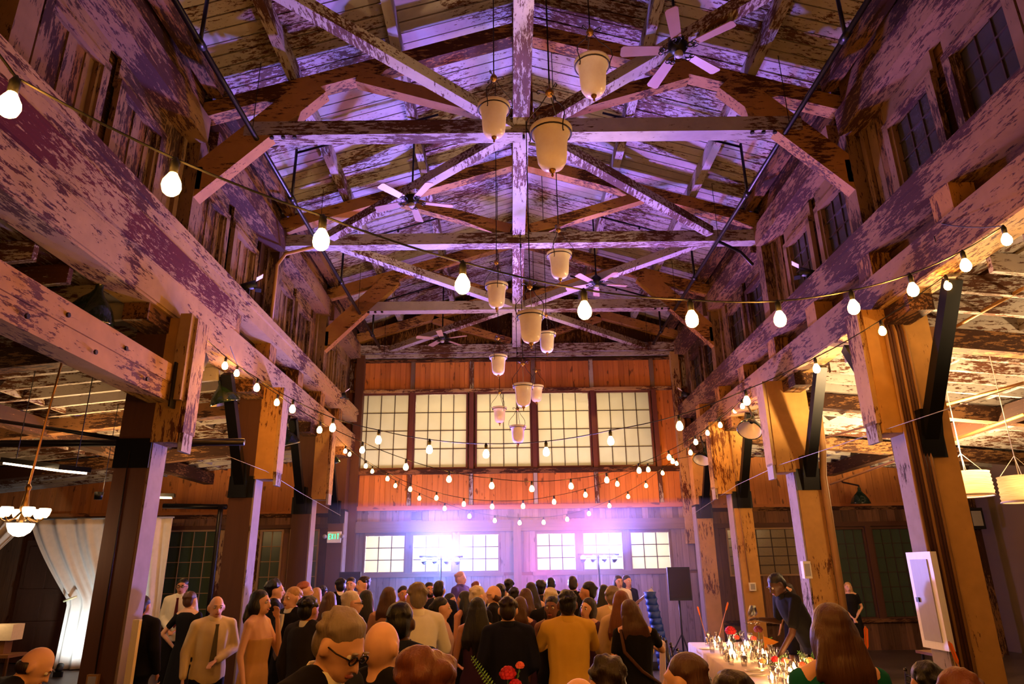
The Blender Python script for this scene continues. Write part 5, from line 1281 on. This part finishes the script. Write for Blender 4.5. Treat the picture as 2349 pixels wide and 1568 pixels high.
# flowers and props on the long table
for k, s_, lab, bl, gr, sd in [(.78, -.1, 'big red dahlia in a vase at the far end of the long table', [(0, 0, .3, 'petal_red', .09), (.1, .05, .2, 'petal_coral', .05)], [(.2, .1, .3, 6, 'leaf')], 1),
                           (.7, .5, 'dark red blooms on tall stems right of the big dahlia', [(0, 0, .36, 'petal_dark', .07), (-.08, 0, .24, 'petal_coral', .045)], [(.2, .0, .25, 6, 'leaf')], 2),
                           (.36, .55, 'leafy green sprays with small orange blooms in the middle of the long table', [(.0, 0, .2, 'petal_peach', .05), (-.12, -.05, .16, 'petal_coral', .05)], [(.1, 0, .42, 9, 'leaf'), (.4, .1, .34, 10, 'leaf'), (-.1, .1, .3, 6, 'leaf')], 3),
                           (.42, -.05, 'low red and coral blooms among the candles of the long table', [(0, 0, .17, 'petal_red', .05), (.12, 0, .15, 'petal_coral', .05), (-.12, .1, .14, 'petal_peach', .045)], [(.2, .1, .2, 5, 'leaf')], 4),
                           (.16, .1, 'peach and red posy at the near end of the long table', [(0, 0, .15, 'petal_peach', .05), (.1, .05, .12, 'petal_red', .045)], [(-.15, 0, .22, 6, 'leaf')], 5)]:
    p = ontable(k, s_); used.append((p, .12)); flower_vase(p, lab, bl, gr, seed=sd)
p = ontable(.58, .25); used.append((p, .06)); flag(p, .34, 'flag_orange', 'orange triangular pennant on the long table', w_=.2)
for (k, s_, du, lab) in [(.93, -.5, (-.12, 0, .62), 'arrow with orange fletching leaning left at the far end of the long table'), (.93, -.2, (.26, 0, .68), 'arrow with orange fletching leaning right before the speaker pole')]:
    p = ontable(k, s_); used.append((p, .08)); put('bottle_vase', P_CARAFE, p, 'clear carafe holding the %s' % lab.split(' at ')[0].split(' before ')[0], 'carafe', 'glassware on the long table', .8); arrow(p+Vector((0, 0, .02)), p+Vector(du), lab)
q = spot_free(.5, .6, .2, .24, .1)
if q:
    t = thing('napkin', q, 'dark folded napkin at the near end of the long table', 'napkin'); MB().prism([(q.x-.12, q.y-.05), (q.x+.12, q.y-.05), (q.x+.12, q.y+.05), (q.x-.12, q.y+.05)], TZ+.005, TZ+.03, 'xy').build('fold', 'napkin_navy', t); MB().prism([(q.x-.11, q.y-.045), (q.x+.1, q.y-.045), (q.x+.1, q.y+.04)], TZ+.03, TZ+.04, 'xy').build('fold', 'napkin_navy', t)
q = ontable(.07, -.35); used.append((q, .12))
t = thing('napkin', q, 'navy napkin fanned on the near corner of the long table', 'napkin'); MB().prism([(q.x-.16, q.y), (q.x-.02, q.y+.09), (q.x+.14, q.y+.07), (q.x+.12, q.y-.07), (q.x-.03, q.y-.06)], TZ+.005, TZ+.03, 'xy').build('fold', 'napkin_navy', t)
for i in range(26):
    q = spot_free(-.55, .55, .03, .97, .055)
    if q:
        put('votive_candle', P_CANDLE, q, 'lit votive candle in a glass cup on the long table', 'candle', 'candles on the long table', 1.25)
        if i % 2 == 0: point('candle_light', q+Vector((0, 0, .16)), (1.0, .5, .18), 6.0, .03)
for i in range(30):
    q = spot_free(-.8, .8, .02, .98, .055)
    if q: put('tumbler', P_TUMBLER, q, 'clear water tumbler set on the long table', 'glass', 'tumblers on the long table', 1.1)
for i in range(14):
    q = spot_free(-.75, .75, .02, .98, .055)
    if q: put('wine_glass', P_WINE, q, 'stemmed wine glass set on the long table', 'glass', 'wine glasses on the long table', 1.1)
for i in range(5):
    q = spot_free(-.3, .3, .1, .9, .08)
    if q: put('carafe', P_CARAFE, q, 'clear water carafe on the long table', 'carafe', 'carafes on the long table', 1.1)
for i in range(8):
    q = spot_free(-.85, .85, .05, .95, .13)
    if q: put('plate', P_PLATE, q, 'white plate laid on the long table', 'plate', 'plates on the long table')
# wine glasses in the server's hand
hp = Vector(srv.location)+Matrix.Rotation(R(-80), 3, 'Z') @ (Vector((-.22, -.56, 1.19))*srv.scale[0])
for i in range(4): 
    o = put('wine_glass', P_WINE, hp+Vector((-.1+.055*i, .02*(i % 2), -.1)), 'upside-down wine glass gathered in the server\'s hand', 'glass', 'wine glasses held by the server', 1.1); o.rotation_euler = (.1, .5-.25*i, 0)
# centre table in the foreground
t = thing('round_table', (.12, 5.8, 0), 'round table at the bottom centre carrying flowers and the number three', 'table')
# chiavari chairs
def chair_proto():
    t = thing('chiavari_chair', (0, 0, 0), 'x', 'chair', 'black spindle-back chairs at the long table')
    cube('seat', (-.2, -.2, .43), (.2, .2, .47), 'black_gloss', t)
    for sx in (-1, 1):
        MB().tube([(sx*.18, -.18, 0), (sx*.18, -.18, .43)], .016, 7).build('leg', 'black_gloss', t, True)
        MB().tube([(sx*.18, .19, 0), (sx*.185, .19, .46), (sx*.19, .24, .92)], .017, 7).build('leg', 'black_gloss', t, True)
        MB().ball((sx*.19, .24, .935), .022, 8, 6).build('finial', 'black_gloss', t, True)
        MB().tube([(sx*.18, -.18, .2), (sx*.18, .19, .2)], .011, 6).build('stretcher', 'black_gloss', t, True)
    MB().tube([(-.18, -.18, .25), (.18, -.18, .25)], .011, 6).build('stretcher', 'black_gloss', t, True)
    for z in (.6, .82, .88):
        y_ = .19+.05*(z-.46)/.46; MB().tube([(-.187, y_, z), (.187, y_, z)], .013, 6).build('back_rail', 'black_gloss', t, True)
    for i in range(6):
        x = -.135+.054*i; MB().tube([(x, .205, .6), (x, .23, .82)], .009, 6).build('spindle', 'black_gloss', t, True)
    return t
plain('black_gloss', lin((26, 18, 18)), .2, 0, .6)
cp_ = chair_proto(); first = True
CHL = ['nearest the camera', 'second', 'third', 'fourth', 'fifth', 'sixth', 'seventh', 'farthest']
ang = math.atan2(tdir.x, tdir.y)
for i in range(8):
    q = TA.lerp(TB, .09+.115*i)-tsd*(TW+.33)
    o = cp_ if first else copy_tree(cp_, q); first = False
    o.location = (q.x, q.y, 0); o.rotation_euler = (0, 0, R(90)-ang+R(rt.uniform(-6, 6))); o['label'] = 'black spindle-back chair on the dance floor side of the long table, %s' % CHL[i]
for i, k in enumerate((.14, .26, .62, .74)):
    q = TA.lerp(TB, k)+tsd*(TW+.35)
    copy_tree(cp_, (q.x, q.y, 0), R(-90)-ang+R(rt.uniform(-6, 6)), label='black spindle-back chair on the aisle side of the long table, %s' % CHL[i])
# sheer white drape over one chair
q = TA.lerp(TB, .09+.115*6)-tsd*(TW+.58)
t = thing('chair_drape', (q.x, q.y, 0), 'sheer white cloth hanging over a chair at the far end of the long table', 'drape')
mb = MB(); vs = []
for j in range(9):
    for i in range(12):
        a = (i/11-.5); vs.append((q.x-.03+.015*math.sin(i*2.2)-.05*j/8, q.y+a*(.34+.08*j/8), .93-.8*j/8))
mb.add(vs, [(j*12+i, j*12+i+1, (j+1)*12+i+1, (j+1)*12+i) for j in range(8) for i in range(11)]); o = mb.build('cloth', 'linen', t, True); o.modifiers.new('thick', 'SOLIDIFY').thickness = .004

# centre table parts
ct = bpy.data.objects['round_table']
MB().lathe([(.001, .72), (.72, .72), (.75, .74), (.75, .76), (.001, .76)], (.12, 5.8, 0), 32).build('tabletop', 'table_wood', ct, True)
MB().lathe([(.3, 0), (.3, .03), (.05, .06), (.05, .72)], (.12, 5.8, 0), 16).build('pedestal', 'table_wood', ct, True)
def onT(u, Y): q = atY(u, 1560, Y); return Vector((q.x, Y, .76))
flower_vase(onT(1165, 6.15), 'red, coral and peach flowers with a fern frond on the centre table', [(0, 0, .44, 'petal_red', .075), (.06, -.04, .36, 'petal_red', .06), (-.02, 0, .3, 'petal_peach', .045), (.1, 0, .5, 'petal_coral', .04), (-.07, -.05, .22, 'petal_coral', .055), (.0, -.06, .24, 'petal_peach', .04)],
            [(-.3, 0, .58, 16, 'fern'), (.1, .05, .48, 6, 'leaf'), (-.12, 0, .34, 6, 'leaf')], seed=9)
flag(onT(1196, 5.85), .37, 'flag_green', 'dark green pennant marked with a yellow number 3', '3', .19)
for (u, Y, nm, P, lab, cat) in [(985, 6.2, 'carafe', P_CARAFE, 'clear carafe on the centre table, left of the flowers', 'carafe'), (1237, 6.1, 'carafe', P_CARAFE, 'clear carafe right of the green number pennant', 'carafe'),
                      (1055, 5.75, 'wine_glass', P_WINE, 'stemmed glass at the left edge of the centre table', 'glass'), (1005, 5.9, 'tumbler', P_TUMBLER, 'tumbler left of the flowers on the centre table', 'glass'), (1275, 5.9, 'wine_glass', P_WINE, 'stemmed glass at the right of the centre table', 'glass'),
                      (1220, 5.7, 'tumbler', P_TUMBLER, 'tumbler before the green number pennant', 'glass'), (1150, 5.6, 'votive_candle', P_CANDLE, 'lit votive candle left under the flowers', 'candle'), (1180, 5.65, 'votive_candle', P_CANDLE, 'lit votive candle under the number pennant', 'candle'), (1262, 6.3, 'tumbler', P_TUMBLER, 'tumbler beside the right carafe', 'glass')]:
    p = onT(u, Y)
    if (p-Vector((.12, 5.8, .76))).length > .73: p = Vector((.12, 5.8, .76))+(p-Vector((.12, 5.8, .76))).normalized()*.68
    put(nm, P, p, lab, cat, 'glassware on the centre table', 1.4 if nm != 'votive_candle' else 1.5)
point('candle_light', onT(1165, 5.55)+Vector((0, -.0, .2)), (1, .5, .18), 1.5, .03)
# yellow greens at the bottom left
p = Vector((-3.1, 6.4, .76)); p = Vector((atY(405, 1560, 6.2).x, 6.2, .76))
t = thing('round_table', (p.x, p.y, 0), 'round table at the bottom left carrying yellow greenery', 'table')
MB().lathe([(.001, .72), (.55, .72), (.57, .76), (.001, .76)], (p.x, p.y, 0), 28).build('tabletop', 'table_wood', t, True); MB().lathe([(.25, 0), (.25, .03), (.05, .06), (.05, .72)], (p.x, p.y, 0), 14).build('pedestal', 'table_wood', t, True)
flower_vase(p, 'yellow-green fern fronds at the bottom left', [(-.06, 0, .2, 'petal_peach', .03)], [(-.2, 0, .26, 12, 'fern'), (.2, 0, .28, 12, 'fern'), (.05, .1, .32, 10, 'fern'), (-.08, -.1, .27, 10, 'fern'), (.12, -.1, .24, 9, 'fern')], seed=11)
# foreground right table with arrow props
t = thing('round_table', (3.55, 5.3, 0), 'round table below the right frame edge holding upright arrows', 'table')
MB().lathe([(.001, .72), (.7, .72), (.72, .76), (.001, .76)], (3.55, 5.3, 0), 28).build('tabletop', 'table_wood', t, True); MB().lathe([(.28, 0), (.28, .03), (.05, .06), (.05, .72)], (3.55, 5.3, 0), 14).build('pedestal', 'table_wood', t, True)
a1 = atY(1985, 1435, 5.1); arrow((a1.x-.1, 5.1, .78), a1, 'yellow-tipped arrow standing right of the teal dress'); 
a2 = atY(2176, 1470, 5.3); arrow((a2.x+.16, 5.3, .78), a2, 'arrow with orange feathers standing before the electrical panel')
for a_, lb in ((a1, 'clear carafe holding the yellow-tipped arrow'), (a2, 'clear carafe holding the orange-feathered arrow')): put('bottle_vase', P_CARAFE, Vector((a_.x+(-.1 if a_ is a1 else .16), a_.y, .76)), lb, 'carafe', None, .8)
# cocktail table lower right, barrel, dark high table
c = Vector((6.85, 8.0, 0))
t = thing('cocktail_table', c, 'tall cocktail table under an amber cloth at the lower right corner', 'table')
MB().lathe([(.001, 1.04), (.42, 1.04), (.42, 1.07), (.001, 1.07)], c, 28).build('tabletop', 'table_wood', t, True)
MB().lathe([(.43, 0)]+[(.43+.012*math.sin(i*2), .1*i) for i in range(1, 11)]+[(.43, 1.075), (.001, 1.078)], c, 36).build('cloth', 'linen_warm', t, True)  # orange lamplight put into the cloth colour
c = Vector((11.25, 15.6, 0))
t = thing('barrel', c, 'grey wooden barrel standing in the far right corner', 'barrel')
MB().lathe([(.24, 0), (.28, .15), (.31, .4), (.31, .5), (.28, .75), (.24, .9), (.001, .88)], c, 24).build('staves', 'grey_timber_Z', t, True)
for z, r in ((.06, .262), (.25, .302), (.65, .303), (.84, .262)): MB().lathe([(r, z-.025), (r+.006, z), (r, z+.025)], c, 24).build('hoop', 'grey_panel', t, True)
c = Vector((6.75, 11.3, 0))
t = thing('folding_table', c, 'small dark table standing before the right windows', 'table')
cube('tabletop', c+Vector((-.45, -.35, .7)), c+Vector((.45, .35, .74)), 'table_wood', t)
for sx in (-1, 1):
    for sy in (-1, 1): MB().tube([c+Vector((sx*.38, sy*.28, .7)), c+Vector((sx*.42, sy*.3, 0))], .018, 6).build('leg', 'black_steel', t)
copy_tree(cp_, (5.9, 9.8, 0), R(160), label='lone black spindle-back chair right of the teal dress', group='black spindle-back chairs at the long table')
copy_tree(cp_, (6.3, 10.3, 0), R(200), label='black spindle-back chair before the small dark table', group='black spindle-back chairs at the long table')
# far right leaning timber post with a black box
cube('corner_post', (11.2, 17.2, 0), (11.45, 17.45, 4.4), 'timber_Z', kind='structure', label='rough dark post in the far right corner', cat='post')
wallbox((11.3, 17.1, 3.05), (.34, .14, .5), 'black loudspeaker box fixed high on the right corner post', 'black_plastic', 'wall_speaker')
# cocktail-height bar menu held upright near the black-clad guest
p = atY(318, 1420, 8.05); cube('upholstered_panel', (p.x-.035, 8.0, .45), (p.x+.035, 8.06, p.z), 'cloth_cream', label='narrow cream padded panel beside the guest in black', cat='panel')

# ------------------------------------------------------------------ left aisle: curtain, door, console
mt = plain('sheer_curtain', lin((232, 214, 204)), .8)
def curtain(xl, xr, ytop, zt, tie, lab, Yc=17.0):
    """xl(z), xr(z) give the edges"""
    t = thing('curtain', (xr(1), Yc, 0), lab, 'curtain', 'white pipe-and-drape curtains')
    nx, nz = 70, 22; vs = []
    for j in range(nz+1):
        z = zt*(1-j/nz)+.02
        a, b_ = xl(z), xr(z)
        for i in range(nx+1):
            k = i/nx; vs.append((a+(b_-a)*k, Yc+.05*math.sin(k*46+math.sin(k*9)*2)*(1 if abs(b_-a) > .6 else .6)+.02*math.sin(k*90), z))
    mb = MB().add(vs, [(j*(nx+1)+i, j*(nx+1)+i+1, (j+1)*(nx+1)+i+1, (j+1)*(nx+1)+i) for j in range(nz) for i in range(nx)])
    o = mb.build('fabric', 'sheer_curtain', t, True); o.modifiers.new('thick', 'SOLIDIFY').thickness = .006
    MB().tube([(xl(zt)-.05, Yc, zt+.03), (xr(zt)+.05, Yc, zt+.03)], .02, 8).build('rail', 'grey_panel', t, True)
    return t
zt = 3.3; XT0 = atY(62, 1235, 17).x; XT1 = atY(155, 1378, 17).x; ztie = atY(155, 1378, 17).z; XBm = atY(128, 1500, 17).x
def xl_r(z): 
    if z > ztie: k = max(0, (zt-z)/(zt-ztie)); return XT0+(XT1-XT0)*k**1.25
    return XT1+(XBm-XT1)*((ztie-z)/ztie)
def xr_r(z):
    x1 = atY(392, 1210, 17).x
    return x1
ctn = curtain(xl_r, xr_r, 0, zt, ztie, 'white sheer curtain panel tied back beside the dark door')
MB().tube([(XT1-.03, 16.9, ztie), (XT1+.25, 16.9, ztie+.1)], .025, 6).build('tieback', 'cloth_cream', ctn, True)
def xl_l(z): return XT0-2.2
def xr_l(z): return XT0-.02-(1.25*min(1, max(0, zt-z)/1.4))
curtain(xl_l, xr_l, 0, zt, ztie, 'white sheer curtain panel at the left frame edge')
d0x, d1x = atY(38, 1400, 18.4).x, atY(160, 1400, 18.4).x
t = thing('door_1', ((d0x+d1x)/2, 18.35, 0), kind='structure', label='dark panelled wooden door between the white curtains')
cube('door_leaf', (d0x, 18.3, .03), (d1x, 18.36, 2.9), 'brown_Z', t)
for z0, z1 in ((.15, .85), (.98, 1.6), (1.72, 2.75)): 
    for x0, x1 in ((d0x+.1, (d0x+d1x)/2-.04), ((d0x+d1x)/2+.04, d1x-.1)): cube('door_panel', (x0, 18.285, z0), (x1, 18.3, z1), 'brown_Z', t)
for z in (.9, 1.66): cube('door_rail', (d0x, 18.27, z-.06), (d1x, 18.3, z+.06), 'brown_X', t)
# uplight that whitens the lower curtain
up = Vector((-9.6, 15.9, 0)); t = thing('uplight', up, 'small floor uplight aimed at the white curtain', 'floor lamp')
MB().tube([up+Vector((0, 0, .12)), up+Vector((-.06, .14, .2))], [.06, .07], 12).build('can', 'black_plastic', t, True); cube('yoke', up+Vector((-.09, -.03, 0)), up+Vector((.09, .03, .1)), 'black_plastic', t)
spot('curtain_uplight', up+Vector((-.08, .2, .25)), (-9.9, 17.0, 1.3), (.74, .95, 1.0), 230, 120, .8, .05)
cnp = Vector((-7.0, 9.4, 0))
t = thing('console_table', cnp, 'wooden table lit yellow at the lower left corner', 'table')
cube('tabletop', cnp+Vector((-.9, -.5, .72)), cnp+Vector((.5, .5, .76)), 'pine_X', t)
for sx in (-.85, .45):
    for sy in (-.45, .45): cube('leg', cnp+Vector((sx-.03, sy-.03, 0)), cnp+Vector((sx+.03, sy+.03, .72)), 'table_wood', t)
lp = atY(8, 1470, 13.0)
t = thing('display_box', (lp.x, lp.y, lp.z-.1), 'small lit box on a stand at the left edge', 'lamp')
cube('lit_box', lp+Vector((-.3, -.15, .02)), lp+Vector((.22, .15, .28)), 'tube_box', t) if False else cube('lit_box', lp+Vector((-.3, -.15, .02)), lp+Vector((.22, .15, .28)), 'linen', t)
cube('shelf', lp+Vector((-.4, -.25, -.25)), lp+Vector((.3, .25, -.2)), 'table_wood', t)
for sx in (-.35, .25): cube('leg', (lp.x+sx-.02, lp.y-.2, 0), (lp.x+sx+.02, lp.y-.16, lp.z-.25), 'brass', t)
cube('stand', lp+Vector((-.1, -.1, -.2)), lp+Vector((.1, .1, .02)), 'table_wood', t)
point('console_lamp', lp+Vector((-.1, -.4, .55)), (1, .66, .3), 14, .05)
# guy wires
for pts, lab in [([(520, 1045, -4.02), (610, 1080, -4.02), (690, 1130, -4.02), (782, 1182, -4.1)], 'thin steel wire strung between the left columns'), ([(1590, 1178, 4.52), (1690, 1112, 4.5), (1790, 1065, 4.5), (2060, 975, 4.5), (2349, 880, 4.5)], 'thin steel wire strung between the right columns')]:
    MB().tube([atX(*q) for q in pts], .005, 5).build('guy_wire', 'grey_panel', None, True, label=lab, cat='wire')

for lab, lst in serial.items():
    if len(lst) > 1:
        lst.sort(key=lambda o: o.location.y if 'long table' in lab else o.location.x)
        for i, o in enumerate(lst): o['label'] = (lab + ', ' + ORDN[min(i, len(ORDN)-1)] + (' from its near end' if 'long table' in lab else ' from the left'))
# thin haze that catches the coloured stage light
mt = bpy.data.materials.new('stage_haze'); mt.use_nodes = True; M['stage_haze'] = mt; nt = mt.node_tree
for n_ in list(nt.nodes):
    if n_.type != 'OUTPUT_MATERIAL': nt.nodes.remove(n_)
vs_ = nt.nodes.new('ShaderNodeVolumeScatter'); vs_.inputs['Density'].default_value = .024; vs_.inputs['Anisotropy'].default_value = .2; vs_.inputs['Color'].default_value = (.9, .92, 1, 1)
nt.links.new(vs_.outputs[0], nt.nodes['Material Output'].inputs['Volume'])
hz = MB().box((-4.1, 13.5, .2), (4.5, 18.3, 3.3)).build('stage_haze', 'stage_haze'); tag(hz, 'thin haze hanging over the stage, glowing blue and pink', 'haze', kind='stuff')
